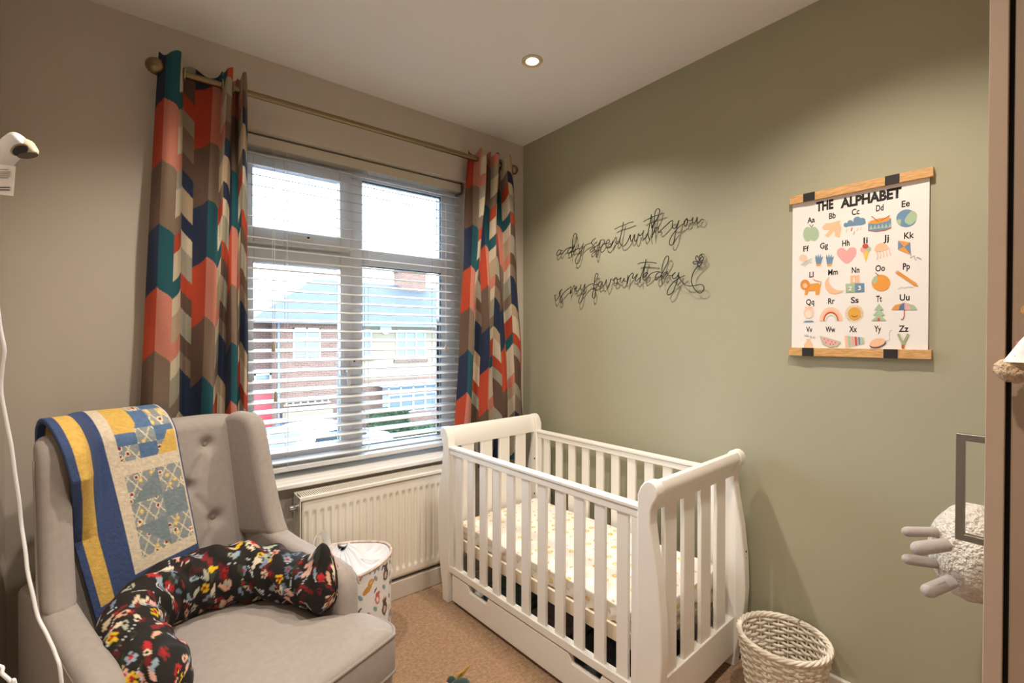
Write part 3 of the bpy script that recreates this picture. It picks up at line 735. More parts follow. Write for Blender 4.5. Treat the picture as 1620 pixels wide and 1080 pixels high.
def shape(name, pts, c, crop=P5, smoothp=False):
    _lay[0] += 1
    if smoothp: pts = [(p.x, p.y) for p in catmull([(x, y, 0) for x, y in pts], 6, closed=True)]
    vs = [crop(x, y, .0003+.000012*_lay[0]) for x, y in pts]
    MB().add(vs, [tuple(range(len(vs)))]).build(name, mat('ink_'+c[1:], c, .7), ps, world=True, weld=False)
def E5(cx, cy, rx, ry, rot=0, n=28):
    return [(cx+rx*math.cos(t)*math.cos(rot)-ry*math.sin(t)*math.sin(rot), cy+rx*math.cos(t)*math.sin(rot)+ry*math.sin(t)*math.cos(rot)) for t in np.linspace(0, 2*math.pi, n, endpoint=False)]
def line(name, pts, wd, c, crop=P5):
    n = len(pts); L_, R_ = [], []
    for i in range(n):
        a, b_ = pts[max(i-1, 0)], pts[min(i+1, n-1)]; dx, dy = b_[0]-a[0], b_[1]-a[1]; l = math.hypot(dx, dy) or 1
        L_.append((pts[i][0]-dy/l*wd/2, pts[i][1]+dx/l*wd/2)); R_.append((pts[i][0]+dy/l*wd/2, pts[i][1]-dx/l*wd/2))
    shape(name, L_+R_[::-1], c, crop)
INK = mat('print_ink', '#1c1a19', .7)
def text(s, p, cap, parent, width=None, bold=0, m=INK, name='lettering', x=None):
    cu = bpy.data.curves.new(name, 'FONT'); cu.body = s; cu.size = cap/.70; cu.offset = bold; cu.resolution_u = 4
    o = bpy.data.objects.new(name, cu); COL.objects.link(o)
    dg = bpy.context.evaluated_depsgraph_get(); dg.update()
    me = bpy.data.meshes.new_from_object(o.evaluated_get(dg)); bpy.data.objects.remove(o)
    xs = [v.co.x for v in me.vertices]; k = width/(max(xs)-min(xs)) if width else 1; x0 = min(xs)
    for v in me.vertices:
        q = v.co.copy(); v.co = Vector((p[0], p[1]-(q.x-x0)*k, p[2]+q.y))-parent.location
    me.materials.clear(); me.materials.append(m)
    return link(name, me, parent)
def txt5(s, x, y, cap, wpx, bold=.0006): p = P5(x, y, .0004); q = P5(x+wpx, y, .0004); return text(s, p, cap, ps, abs(q.y-p.y), bold)
def txt6(s, x, y, cap, wpx, bold=.0006): p = P6(x, y, .0004); q = P6(x+wpx, y, .0004); return text(s, p, cap, ps, abs(q.y-p.y), bold)
for s, x, y, xm_, ym_, wd in (('THE', 325, 533, 410, 520, 172), ('ALPHABET', 570, 490, 870, 446, 612)):
    p = P5(x, y, .0004); q = P5(x+wd, y, .0004); p.z = P5(xm_, ym_, 0).z; text(s, p, .0315, ps, abs(q.y-p.y), .0022)
for s, x, y, wd in (('Aa', 236, 655, 76), ('Bb', 455, 612, 66), ('Cc', 682, 574, 78), ('Dd', 926, 536, 76), ('Ee', 1184, 494, 82), ('Ff', 196, 940, 56), ('Gg', 364, 912, 80), ('Hh', 586, 886, 74), ('Ii', 800, 858, 44), ('Jj', 1000, 836, 56), ('Kk', 1208, 812, 100)): txt5(s, x, y, .020, wd)
for s, x, y, wd in (('Ll', 242, 232, 40), ('Mm', 420, 212, 92), ('Nn', 644, 192, 74), ('Oo', 870, 176, 90), ('Pp', 1130, 158, 66), ('Qq', 212, 492, 76), ('Rr', 420, 484, 62), ('Ss', 636, 476, 74), ('Tt', 876, 464, 54), ('Uu', 1100, 452, 94), ('Vv', 212, 752, 58), ('Ww', 396, 752, 92), ('Xx', 620, 750, 74), ('Yy', 858, 748, 66), ('Zz', 1090, 748, 94)): txt6(s, x, y, .020, wd)
G, PK, PE, BLU, OR, RED, YEL, DK, PCH = '#a9c0a0', '#e5a9a8', '#eebf9a', '#6d8fae', '#e29a3e', '#c4533f', '#e8c65a', '#4a3c36', '#efc9b4'
shape('apple', E5(240, 765, 46, 74)+[], G); shape('apple', E5(300, 762, 54, 72), G); line('apple_leaf', [(258, 668), (276, 695), (296, 668)], 8, DK)
shape('bird', [(385, 695), (420, 655), (480, 650), (540, 630), (572, 628), (560, 650), (582, 700), (560, 800), (515, 785), (510, 730), (445, 800), (412, 778), (460, 725), (400, 722)], PE)
for cx, cy, r_ in ((625, 672, 24), (668, 652, 30), (740, 628, 42), (790, 628, 30), (806, 645, 18)): shape('cloud', E5(cx, cy, r_, r_*.95), BLU)
shape('cloud', [(605, 692), (610, 668), (700, 640), (815, 636), (822, 660), (790, 672)], BLU)
for x, y, c in ((633, 728, PCH), (682, 715, RED), (740, 716, PCH), (776, 708, '#d8d0c8'), (706, 752, G)): line('raindrop', [(x+5, y-18), (x-5, y+18)], 10, c)
shape('drum_side', [(847, 655), (1078, 605), (1080, 700), (1000, 728), (900, 738), (847, 728)], BLU); shape('drum_top', [(847, 658), (870, 630), (960, 604), (1060, 596), (1078, 608), (1040, 634), (930, 660)], OR)
for i in range(6): x = 858+i*38; y = 718-i*4; shape('drum_triangle', [(x, y), (x+19, y-48), (x+36, y-4)], G)
line('drum_rim', [(847, 728), (930, 738), (1020, 724), (1080, 700)], 9, RED); line('drumstick', [(880, 583), (955, 640)], 8, RED); line('drumstick', [(1066, 577), (970, 630)], 8, RED)
shape('globe', E5(1233, 604, 104, 88, -.2), BLU); shape('land', [(1230, 590), (1290, 530), (1335, 560), (1330, 620), (1270, 670), (1215, 640)], G, smoothp=True); shape('land', [(1130, 620), (1180, 612), (1175, 670), (1150, 665)], G)
shape('flower', E5(196, 1005, 42, 38), PCH)
for q in range(3): line('stem', [(170+q*18, 1075+q*6), (230+q*10, 1035+q*8), (282, 1008+q*22)], 6, G)
for cx in (350, 458):
    shape('glove', [(cx-35, 1000), (cx-28, 968), (cx-14, 1000), (cx-6, 958), (cx+6, 1000), (cx+20, 960), (cx+26, 1000), (cx+46, 985), (cx+32, 1030), (cx+22, 1075), (cx-22, 1080)], BLU); shape('cuff', [(cx-24, 1066), (cx+24, 1058), (cx+22, 1080), (cx-22, 1086)], OR)
shape('heart', [(633, 1058), (545, 985), (535, 935), (560, 905), (600, 905), (632, 930), (660, 902), (705, 898), (728, 925), (715, 985)], PK, smoothp=True)
shape('cone', [(788, 928), (858, 922), (826, 1050)], YEL); shape('scoop', E5(800, 920, 32, 28), PK); shape('scoop', E5(848, 912, 28, 26), G); shape('scoop', E5(820, 885, 31, 26), RED)
shape('jellyfish', [(915, 935), (930, 875), (985, 852), (1030, 870), (1050, 905), (1000, 930)], PE, smoothp=True)
for q in range(5): line('tentacle', [(930+q*32, 940-q*9), (945+q*30, 985-q*8), (935+q*35, 1020-q*10)], 12, PCH)
shape('kite', [(1148, 828), (1270, 846), (1278, 972), (1146, 918)], BLU); shape('kite_panel', [(1148, 828), (1270, 846), (1208, 890)], OR); shape('kite_panel', [(1146, 918), (1278, 972), (1208, 890)], OR)
line('kite_tail', [(1278, 972), (1272, 1005), (1310, 980), (1325, 1028), (1345, 995), (1380, 1018)], 6, '#5d5a70')
def s6(n_, p, c, **k): shape(n_, p, c, P6, **k)
def l6(n_, p, w_, c): line(n_, p, w_, c, P6)
s6('lion_body', [(235, 295), (330, 285), (352, 310), (335, 395), (300, 398), (298, 360), (232, 362), (225, 398), (195, 398), (205, 350)], OR); s6('lion_mane', E5(202, 302, 45, 50), '#d98b3c'); s6('lion_face', E5(202, 310, 22, 24), PE); l6('lion_tail', [(350, 310), (355, 275), (300, 262), (278, 250)], 7, '#d98b3c')
s6('moon', [(430, 225), (395, 270), (395, 330), (440, 382), (510, 385), (568, 358), (500, 352), (450, 315), (428, 270)], PE, smoothp=True)
s6('block', [(630, 215), (718, 208), (720, 284), (632, 290)], PE); s6('block', [(586, 292), (674, 288), (675, 374), (588, 378)], G); s6('block', [(674, 288), (764, 286), (766, 370), (675, 374)], BLU)
for s, x, y in (('1', 660, 276), ('2', 612, 356), ('3', 704, 352)):
    p = P6(x, y, .004); p.x = XP-.0035; text(s, p, .014, ps, None, .0006, mat('ink_white', '#f2eee8', .7))
s6('orange', E5(922, 284, 88, 78), OR); s6('orange_leaf', E5(866, 255, 22, 36, .3), G); l6('orange_stalk', [(868, 185), (900, 215)], 5, DK)
s6('pencil', [(1062, 175), (1078, 165), (1262, 290), (1278, 322), (1240, 312), (1060, 190)], '#df9440'); s6('pencil_end', [(1058, 180), (1080, 162), (1092, 172), (1070, 192)], PK); l6('scribble', [(1085, 345), (1110, 325), (1150, 332), (1190, 320), (1230, 326)], 4, '#b9b0ae')
s6('queen_hair', E5(235, 570, 46, 52), PCH); s6('queen_face', E5(235, 578, 28, 34), '#f3ddce'); s6('crown', [(198, 522), (205, 505), (222, 518), (238, 503), (254, 516), (272, 505), (272, 525)], PE); s6('queen_dress', [(182, 658), (205, 642), (270, 642), (290, 656)], BLU)
for r1, r2, c in ((110, 92, PCH), (92, 74, PE), (74, 60, RED), (60, 44, '#d8ddc8')):
    t = np.linspace(math.pi, 2*math.pi, 22); s6('rainbow_band', [(447+r1*math.cos(a), 645+r1*1.2*math.sin(a)) for a in t]+[(447+r2*math.cos(a), 645+r2*1.2*math.sin(a)) for a in t[::-1]], c)
s6('sun', E5(670, 575, 62, 60), '#dfa53f')
for q in range(30):
    a = q*2*math.pi/30; l6('sun_ray', [(670+68*math.cos(a), 575+66*math.sin(a)), (670+88*math.cos(a), 575+86*math.sin(a))], 5, '#e3b85c')
l6('smile', [(640, 590), (655, 604), (680, 606), (700, 592)], 5, DK)
for y, w_ in ((480, 46), (530, 60), (580, 72)): s6('tree_tier', [(903, y), (903+w_, y+62), (903-w_, y+62)], G)
s6('tree_pot', [(886, 642), (888, 622), (902, 615), (914, 622), (915, 642)], RED)
uc = ['#df9a40', '#55749c', '#e3abab', '#a9bf9b']
ux = [1020, 1088, 1145, 1205, 1268]
for q in range(4): s6('umbrella_panel', [(ux[q], 540), (1145+(ux[q]-1145)*.72, 495), (1145, 470), (1145+(ux[q+1]-1145)*.72, 495), (ux[q+1], 536)], uc[q])
l6('umbrella_handle', [(1143, 535), (1142, 600), (1130, 630), (1110, 630)], 8, '#a53d34')
s6('vase', [(215, 815), (250, 815), (248, 838), (274, 870), (272, 905), (188, 905), (192, 868), (218, 838)], PE)
for x, y in ((225, 785), (255, 795), (285, 800), (205, 780)): s6('bloom', E5(x, y, 10, 8), '#b7b2b6')
s6('melon_rind', [(342, 785), (543, 845), (510, 885), (440, 898), (370, 865)], G, smoothp=False); s6('melon_flesh', [(352, 792), (528, 846), (500, 874), (440, 884), (382, 856)], PK)
for x, y in ((385, 815), (420, 830), (455, 842), (490, 850), (400, 850), (440, 866), (470, 868)): s6('seed', E5(x, y, 4, 6), DK)
for q, c in enumerate((PE, G, PK, RED, BLU, G)): s6('xylophone_bar', [(578+q*31, 785+q*3), (600+q*31, 783+q*4), (604+q*31, 900-q*8), (584+q*31, 902-q*8)], c)
s6('yoyo_edge', E5(892, 862, 80, 38, -.25), '#5a5068'); s6('yoyo', E5(888, 850, 76, 38, -.25), PE); l6('yoyo_string', [(960, 840), (1005, 820), (1000, 770), (1008, 738), (1030, 735)], 4, '#9a9aa4')
l6('zip', [(1085, 768), (1125, 850), (1130, 905)], 24, '#a3ad88'); l6('zip', [(1182, 768), (1140, 850), (1130, 905)], 24, '#a3ad88'); s6('zip_pull', E5(1130, 890, 12, 22), RED)

# ================================================================== wire words on the wall
XW = -.016
def crop_(ox, oy): return lambda x, y: hit(ox+x/10.8, oy+y/10.8, 0, XW)
cA, cB, cC, cD = crop_(870, 330), crop_(990, 325), crop_(870, 400), crop_(990, 395)
def wire(root, name, strokes):
    for crop, pts in strokes:
        q = catmull([crop(*xy) for xy in pts], 5)
        q = [Vector((p.x+.0016*math.sin(i*.35), p.y, p.z)) for i, p in enumerate(q)]
        MB().tube(q, .0021, 6).build(name, M_BLACK, root, smooth=60, world=True)
    a = strokes[0][0](*strokes[0][1][0]); b_ = strokes[-1][0](*strokes[-1][1][-1])
    for p in (a, b_): MB().tube([(0, p.y, p.z), (XW, p.y, p.z)], .0015, 6).build('wall_pin', M_BLACK, root, world=True)
w1 = thing('wire_lettering', 'black wire script reading a day spent with you', 'wall sign', (0, -.75, 1.80))
wire(w1, 'wire_stroke', [
 (cA, [(185, 712), (150, 705), (120, 760), (125, 800), (165, 775), (190, 715), (185, 760), (205, 775), (240, 725), (290, 682), (350, 660), (395, 662), (350, 668), (312, 705), (312, 768), (350, 750), (380, 690), (385, 600), (395, 490), (420, 428), (450, 425), (462, 470), (440, 570), (400, 650), (376, 740), (372, 830)]),
 (cA, [(376, 720), (405, 655), (425, 645), (400, 690), (405, 728), (435, 688), (450, 702), (478, 675), (490, 600), (482, 660), (510, 692), (550, 640), (572, 590), (550, 680), (530, 790), (500, 900), (460, 940), (436, 910), (450, 840), (500, 760), (560, 680), (620, 620), (690, 588), (715, 570)]),
 (cA, [(780, 505), (740, 530), (712, 580), (738, 625), (765, 650), (742, 710), (702, 742), (690, 715), (720, 680), (790, 640), (845, 600), (862, 535), (850, 600), (828, 720), (800, 830), (785, 800), (810, 680), (850, 580), (890, 530), (930, 545), (915, 610), (862, 665), (838, 650)]),
 (cA, [(915, 605), (960, 595), (1008, 580), (1020, 540), (990, 530), (960, 580), (965, 650), (1010, 665), (1050, 610), (1075, 550), (1050, 640), (1090, 550), (1120, 490), (1142, 510), (1125, 580), (1150, 605), (1185, 545), (1200, 500)]),
 (cA, [(1257, 225), (1232, 350), (1203, 500), (1202, 590), (1235, 640), (1290, 612), (1346, 526), (1376, 446), (1371, 506), (1386, 556), (1426, 506), (1446, 436), (1441, 516), (1461, 561), (1496, 516), (1511, 426), (1536, 466), (1586, 416)]),
 (cA, [(1105, 352), (1180, 310), (1300, 266), (1356, 241), (1426, 224)]),
 (cB, [(290, 470), (305, 425), (290, 510), (310, 570), (350, 530), (380, 450)]),
 (cB, [(435, 150), (415, 280), (387, 430), (386, 520), (405, 580)]),
 (cB, [(300, 278), (370, 235), (470, 190), (560, 160), (655, 135)]),
 (cB, [(445, 180), (440, 380), (458, 350), (540, 220), (575, 110), (570, 65), (540, 60), (500, 120), (480, 250), (455, 440), (458, 550)]),
 (cB, [(460, 510), (490, 405), (530, 370), (560, 382), (545, 430), (570, 460), (620, 410), (700, 330), (760, 270), (800, 260), (805, 300), (790, 360), (820, 395), (860, 370), (890, 310), (905, 250), (890, 320), (860, 440), (830, 580), (800, 660), (765, 675), (745, 640), (770, 540), (840, 440), (920, 360), (1000, 300), (1010, 255), (1045, 220), (1055, 270), (1040, 330), (1010, 350), (1000, 290), (1030, 240), (1090, 258), (1130, 240), (1150, 205), (1140, 280), (1165, 300), (1210, 240), (1225, 200), (1212, 280), (1235, 300), (1270, 270), (1300, 232)])])
w2 = thing('wire_lettering', 'black wire script reading is my favourite day with a looping bee', 'wall sign', (0, -.75, 1.58))
wire(w2, 'wire_stroke', [
 (cC, [(80, 720), (85, 780), (105, 820), (135, 780), (165, 720), (175, 660), (212, 620), (170, 660), (160, 710), (195, 750), (215, 790), (180, 850), (165, 820), (190, 760), (240, 680), (300, 620), (350, 585), (366, 580), (346, 700), (370, 640), (410, 558), (430, 570), (415, 630), (440, 600), (465, 570), (445, 640), (470, 650), (520, 590), (530, 540), (520, 610), (550, 630), (585, 580), (603, 530), (585, 640), (560, 760), (525, 850), (490, 845), (500, 770), (560, 670), (620, 590), (680, 540), (740, 525), (762, 510), (800, 440), (817, 370), (795, 350), (775, 400), (755, 520), (735, 650), (730, 740), (750, 775), (775, 720), (765, 620), (750, 545), (800, 540), (850, 500), (880, 485), (840, 510), (825, 560), (850, 580), (885, 530), (892, 490), (890, 550), (920, 560), (950, 510), (965, 450), (957, 540), (985, 600), (1020, 540), (1040, 440), (1080, 470), (1110, 430), (1095, 490), (1120, 525), (1155, 480), (1140, 420), (1112, 430), (1150, 450), (1190, 450), (1215, 420), (1200, 480), (1235, 500), (1275, 430), (1265, 480), (1300, 480)]),
 (cD, [(40, 430), (15, 590), (50, 480), (110, 400), (125, 420), (110, 480), (150, 480), (200, 410), (165, 500), (185, 540), (220, 500), (250, 470)]),
 (cD, [(350, 160), (310, 300), (255, 470), (245, 570)]), (cD, [(205, 242), (270, 220), (380, 212), (470, 218), (525, 232)]),
 (cD, [(345, 175), (320, 300), (290, 470), (340, 440), (370, 400), (345, 385), (310, 430), (295, 490), (320, 525), (360, 490), (430, 410), (490, 380), (560, 372), (600, 385), (560, 388), (510, 440), (505, 500), (530, 520), (590, 450), (640, 360), (720, 210), (735, 130), (705, 105), (670, 140), (635, 250), (615, 380), (610, 490), (628, 600)]),
 (cD, [(710, 370), (660, 390), (630, 450), (650, 455), (700, 390), (715, 430), (770, 440), (800, 430), (845, 380), (800, 440), (810, 490), (850, 480), (890, 430), (910, 385), (895, 480), (850, 600), (800, 720), (735, 770), (705, 740), (730, 660), (800, 570), (880, 500), (1005, 440)]),
 (cD, [(900, 430), (930, 510), (990, 580), (1070, 615), (1160, 615), (1270, 590), (1330, 620), (1330, 690), (1265, 740), (1200, 700), (1140, 600), (1125, 480), (1160, 370), (1230, 280)])])
wire(w2, 'wire_bee', [
 (cD, [(1230, 280), (1280, 255), (1310, 195), (1332, 140), (1300, 118), (1260, 170), (1235, 230), (1230, 280)]),
 (cD, [(1240, 215), (1190, 150), (1215, 100), (1250, 150), (1255, 200)]), (cD, [(1230, 240), (1160, 238), (1155, 205), (1200, 200), (1240, 225)]),
 (cD, [(1245, 225), (1290, 215)]), (cD, [(1255, 190), (1310, 180)]), (cD, [(1270, 150), (1256, 105), (1305, 70)]), (cD, [(1300, 120), (1290, 90), (1305, 70)])])

# ================================================================== wardrobe at the door end of the green wall
M_DOOR = mat('wardrobe_door', '#b39c88', .5, noise=.02, nscale=10)
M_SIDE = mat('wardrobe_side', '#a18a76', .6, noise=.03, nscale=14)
wd = thing('wardrobe', 'tall taupe two door wardrobe with metal bar handles against the green wall', 'wardrobe', (-.46, -2.46, 0))
WF, WXL = -2.168, -.888
DT = .021
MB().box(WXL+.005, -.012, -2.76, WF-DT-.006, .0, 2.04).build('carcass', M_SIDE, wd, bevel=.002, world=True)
MB().box(WXL+.012, -.02, WF-DT-.006, WF-DT, .06, 2.02).build('door_gap_shade', M_DARK, wd, world=True)  # near-black strip filling the gap behind the doors, its shade put into the colour
M_HANDLE = mat('brushed_handle', '#8d8a86', .35, 1)
for x0, x1, hx in ((WXL, -.456, WXL+.03), (-.450, -.016, -.405)):
    d_ = MB().box(x0, x1, WF-DT, WF, .055, 2.035).build('door', M_DOOR, wd, bevel=.0015, world=True)
    t = .011; m = MB().prism([(WF, .962), (WF+.036, .962), (WF+.036, 1.136), (WF, 1.136), (WF, 1.136-t), (WF+.036-t, 1.136-t), (WF+.036-t, .962+t), (WF, .962+t)], 0, hx-.006, hx+.006)
    h_ = m.build('handle', M_HANDLE, wd, bevel=.0008, world=True); h_.parent = d_
pg = hit(1628, 490, 0, -.93)
MB().tube([(WXL+.005, pg.y, pg.z), (WXL-.045, pg.y, pg.z)], .008, 14).build('peg', M_PEG, wd, smooth=40, world=True)

# doll hanging from the peg
def fuzz(seed, amp): 
    rs = random.Random(seed); K = [(Vector((rs.gauss(0, 1), rs.gauss(0, 1), rs.gauss(0, 1)))*rs.uniform(6, 14), rs.uniform(0, 6.3)) for _ in range(14)]
    return lambda d: 1+amp*sum(math.sin(k.dot(d)+p) for k, p in K)/4
M_FUR = mat('tan_plush', '#d6b48c', .95, noise=.12, nscale=90, bump=.9, bscale=160, sheen=.5)
M_DRESS = mat('rosebud_cotton', '#e8d9d6', .9, noise=.1, nscale=60)
dl = thing('plush_doll', 'fluffy tan soft toy in a pink sprigged dress hanging on the wardrobe peg', 'soft toy', (WXL-.03, pg.y-.01, 1.24))
dx, dy, dz = WXL-.035, pg.y, pg.z
MB().tube(catmull([(dx, dy, dz+.009), (dx, dy-.012, dz-.004), (dx, dy, dz-.045)], 5), .002, 6).build('hanging_loop', M_DRESS, dl, world=True)
MB().lathe([(.004, -.036), (.010, -.045), (.018, -.060), (.026, -.074), (.001, -.076)], (dx, dy, dz), 18).build('dress', M_DRESS, dl, smooth=60, world=True)
for y_ in (-.018, .014):
    MB().ball((dx, dy+y_, dz-.086), .020, .021, .018, 24, 16, fuzz(3, .10)).build('foot', M_FUR, dl, smooth=180, world=True)
rs = random.Random(4)
M_ROSE = mat('rose_print', '#cf5a6a', .9)
for q in range(10):
    a = rs.uniform(0, 6.28); z_ = rs.uniform(-.07, -.045); r_ = .010+(-z_-.045)/.039*.016+.001
    MB().ball((dx+r_*math.cos(a), dy+r_*math.sin(a), dz+z_), .0016, .0016, .0022, 8, 6).build('rosebud', M_ROSE, dl, world=True)

# sheep toy hanging on the second wardrobe handle
M_WOOL = mat('cream_wool', '#ded7cc', .95, noise=.06, nscale=60, bump=1., bscale=110, sheen=.4)
M_GREY = mat('grey_plush', '#a79e9b', .9, noise=.05, nscale=120, bump=.4, bscale=600, sheen=.4)
for m_ in (M_WOOL, M_FUR):
    for n_ in m_.node_tree.nodes:
        if n_.type == 'BUMP': n_.inputs['Distance'].default_value = .02
sc_ = CAM+ray(1543, 874)*1.10
shp = thing('sheep_toy', 'cream woolly toy sheep with grey legs hanging on the wardrobe door', 'soft toy', sc_)
def sh(px, py, w_): return CAM+ray(px, py)*w_
MB().ball(sc_, .104, .084, .112, 48, 36, fuzz(8, .022)).build('body', M_WOOL, shp, smooth=180, world=True)
def capsule(a, b_, r, ra=1.0):
    a, b_ = Vector(a), Vector(b_); d = b_-a; L_ = d.length; pts, rad3 = [], []
    for i in range(5): t = i/4; pts.append(a+d*t*.8); rad3.append(r*(ra+(1-ra)*t))
    for i in range(1, 7): t = i/6*math.pi/2; pts.append(a+d*(.8+.2*math.sin(t))); rad3.append(max(r*math.cos(t), r*.03))
    return MB().tube(pts, rad3, 16)
def cs(x, y): return 1400+x/5.683, 770+y/5.683
for (ax_, ay_), (bx_, by_), wa, wb, r in (((470, 405), (150, 402), 1.10, 1.12, .0118), ((545, 520), (250, 560), 1.03, 1.02, .0150), ((470, 690), (150, 642), 1.10, 1.12, .0120), ((600, 845), (345, 955), 1.05, 1.04, .0148)):
    capsule(sh(*cs(ax_, ay_), wa), sh(*cs(bx_, by_), wb), r, .95).build('leg', M_GREY, shp, smooth=180, world=True)
hc = sh(1566, 928, 1.10); MB().ball(hc, .050, .040, .040, 24, 16).build('head', mat('grey_face', '#857f86', .9, sheen=.4), shp, smooth=180, world=True)
for s in (-1, 1): MB().ball(hc+Vector((.045*s, .0, .01)), .028, .012, .014, 14, 10).build('ear', M_GREY, shp, smooth=180, world=True)
a, b_, c_ = sh(1513, 790, 1.06), sh(1528, 788, 1.06), sh(1522, 805, 1.06)
MB().add([a, b_, c_, a+Vector((.001, .001, 0)), b_+Vector((.001, .001, 0)), c_+Vector((.001, .001, 0))], [(0, 1, 2), (5, 4, 3), (0, 3, 4, 1), (1, 4, 5, 2), (2, 5, 3, 0)]).build('care_tag', M_PLASTIC, shp, world=True)
MB().tube(catmull([sc_+Vector((0, -.02, .10)), (-.405, WF+.020, .95), (-.405, WF+.030, .974), (-.405, WF+.014, .972), sc_+Vector((.02, -.03, .095))], 6), .004, 6, ry=.5).build('strap', M_WOOL, shp, world=True)

# ================================================================== baby monitor with its cable on the left wall
mo = thing('baby_monitor', 'white baby monitor camera with round lens fixed to the left wall', 'baby monitor', (ROOM_L, -.80, 1.65))
def dw(px, py, w_=1.0): return CAM+ray(px, py)*w_
pts = [dw(-22, 280, 1.03), dw(-4, 258, 1.02), dw(14, 238, 1.01), dw(28, 226, 1.0), dw(38, 221, 1.0)]
MB().tube(catmull(pts, 6), [.021]*20+[.020, .019, .017, .014, .010][:5], 18).build('camera_head', M_PLASTIC, mo, smooth=60, world=True)
pts2 = [dw(30, 226, 1.02), dw(42, 232, 1.01), dw(50, 239, 1.0), dw(55, 243, .995)]
MB().tube(pts2, [.014, .016, .012, .005], 16).build('night_light', mat('cream_plastic', '#e6d9c0', .4), mo, smooth=60, world=True)
def disc(px, py, w_, r, ry_, tilt, m, name):
    c = dw(px, py, w_); n_ = (CAM-c).normalized(); ex = n_.cross(Vector((0, 0, 1))).normalized(); ez = ex.cross(n_)
    c = c+n_*.0
    q = [c+(ex*math.cos(t)*r*math.cos(tilt)-ex*math.sin(t)*ry_*math.sin(tilt))+(ez*(math.cos(t)*r*math.sin(tilt)+math.sin(t)*ry_*math.cos(tilt))) for t in np.linspace(0, 2*math.pi, 24, endpoint=False)]
    MB().add([p for p in q]+[p-n_*.006 for p in q], [tuple(range(24)), tuple(range(24, 48))[::-1]]+[(i, (i+1) % 24, 24+(i+1) % 24, 24+i) for i in range(24)]).build(name, m, mo, smooth=30, world=True)
disc(31, 237, .974, .0165, .0105, -.85, M_STEEL, 'lens_ring'); disc(32, 238, .972, .014, .0085, -.85, mat('lens_glass', '#14161b', .08), 'lens')
disc(44, 246, .978, .0165, .0062, -.38, mat('speaker_cloth', '#5a4e46', .8), 'speaker')
MB().tube([dw(-22, 280, 1.03), (ROOM_L+.02, dw(-22, 280, 1.03).y, dw(-22, 280, 1.03).z-.02)], .014, 14).lathe([(.04, -.0), (.04, .02)], (ROOM_L, dw(-22, 280, 1.03).y, dw(-22, 280, 1.03).z-.02), 24, 0).build('wall_mount', M_PLASTIC, mo, smooth=40, world=True)
q = [dw(-14, 258, 1.0), dw(25, 263, 1.0), dw(21, 310, 1.0), dw(-14, 306, 1.0)]
nn = Vector((0, .0012, 0)); MB().add(q+[p+nn for p in q], [(0, 1, 2, 3), (7, 6, 5, 4), (0, 4, 5, 1), (1, 5, 6, 2), (2, 6, 7, 3), (3, 7, 4, 0)]).build('instruction_tag', M_PAPER, mo, world=True)
for i, y in enumerate((268, 272, 275, 278, 281, 296, 300)):
    e = 17-i*.2 if i not in (0, 4) else 13
    q = [dw(-8, y-.6, .998), dw(e, y-.4, .998), dw(e, y+.6 if i < 5 else y+1.2, .998), dw(-8, y+.4 if i < 5 else y+1.0, .998)]
    MB().add(q, [(0, 1, 2, 3)]).build('small_print', INK if i > 4 else mat('grey_print', '#77716c', .7), mo, world=True)
cb = thing('power_cable', 'white power cable hanging down the left wall beside the armchair', 'cable', (ROOM_L, -.85, 0))
cp = [(-26, 300, 1.03), (-22, 380, 1.02), (-8, 450, 1.0), (0, 515, 1.0), (7, 552, 1.0), (4, 580, 1.0), (2, 618, 1.0), (9, 660, 1.0), (18, 705, 1.0), (24, 750, 1.0), (30, 790, 1.0), (34, 830, 1.0), (40, 870, .99), (44, 905, .98), (52, 940, .97), (60, 975, .96), (74, 1003, .95), (88, 1035, .94), (97, 1075, .93)]
pts = [dw(*p) for p in cp]; e = pts[-1]
pts += [Vector((e.x+.012, e.y-.02, .40)), Vector((e.x+.0, e.y-.03, .2)), Vector((e.x-.03, e.y-.04, .03)), Vector((e.x-.10, e.y-.04, .006)), Vector((ROOM_L+.03, e.y-.02, .006))]
MB().tube(catmull(pts, 6), .0033, 8).build('flex', M_PLASTIC, cb, smooth=60, world=True)
cb2 = thing('charger_cable', 'short white charger lead trailing from a plug low on the left wall', 'cable', (ROOM_L, -1.05, 0))
pl_ = dw(-12, 1050, .80)
MB().box(ROOM_L, ROOM_L+.04, pl_.y-.02, pl_.y+.02, pl_.z+.02, pl_.z+.06).build('plug', M_PLASTIC, cb2, bevel=.004, world=True)
MB().tube(catmull([(ROOM_L+.04, pl_.y, pl_.z+.04), dw(-12, 1052, .80), dw(4, 1066, .80), dw(20, 1082, .80), dw(30, 1110, .80), (-2.02, -1.12, .25), (-2.08, -1.12, .006), (-2.16, -1.2, .006)], 6), .003, 8).build('flex', M_PLASTIC, cb2, smooth=60, world=True)

# ================================================================== small toy on the carpet
ft = hit(722, 1083, 2, .03)
toy = thing('floor_toy', 'small dark green soft toy with golden tufts lying on the carpet', 'soft toy', (ft.x, ft.y, 0))
M_TG = mat('bottle_green_plush', '#1d3a38', .9, sheen=.3); M_GOLD = mat('gold_yarn', '#b08a4a', .9)
MB().ball((0, -.02, .028), .045, .035, .028, 24, 16, fuzz(5, .03)).build('body', M_TG, toy, smooth=180)
MB().ball((-.012, .016, .040), .017, .016, .016, 18, 12, fuzz(6, .03)).build('head', M_TG, toy, smooth=180)
MB().ball((-.030, .012, .036), .009, .009, .008, 14, 10).build('muzzle', mat('cream_plush', '#dcc9a6', .9), toy, smooth=180)
for i in range(7):
    a = i*.35-.9
    MB().tube(catmull([(.006+.004*i, .012, .040), (.016+.006*i, .016+.004*math.sin(a*3), .055), (.030+.006*i, .012, .048+.003*i)], 5), [.004]*10+[.002], 6).build('tuft', M_GOLD, toy, smooth=60)
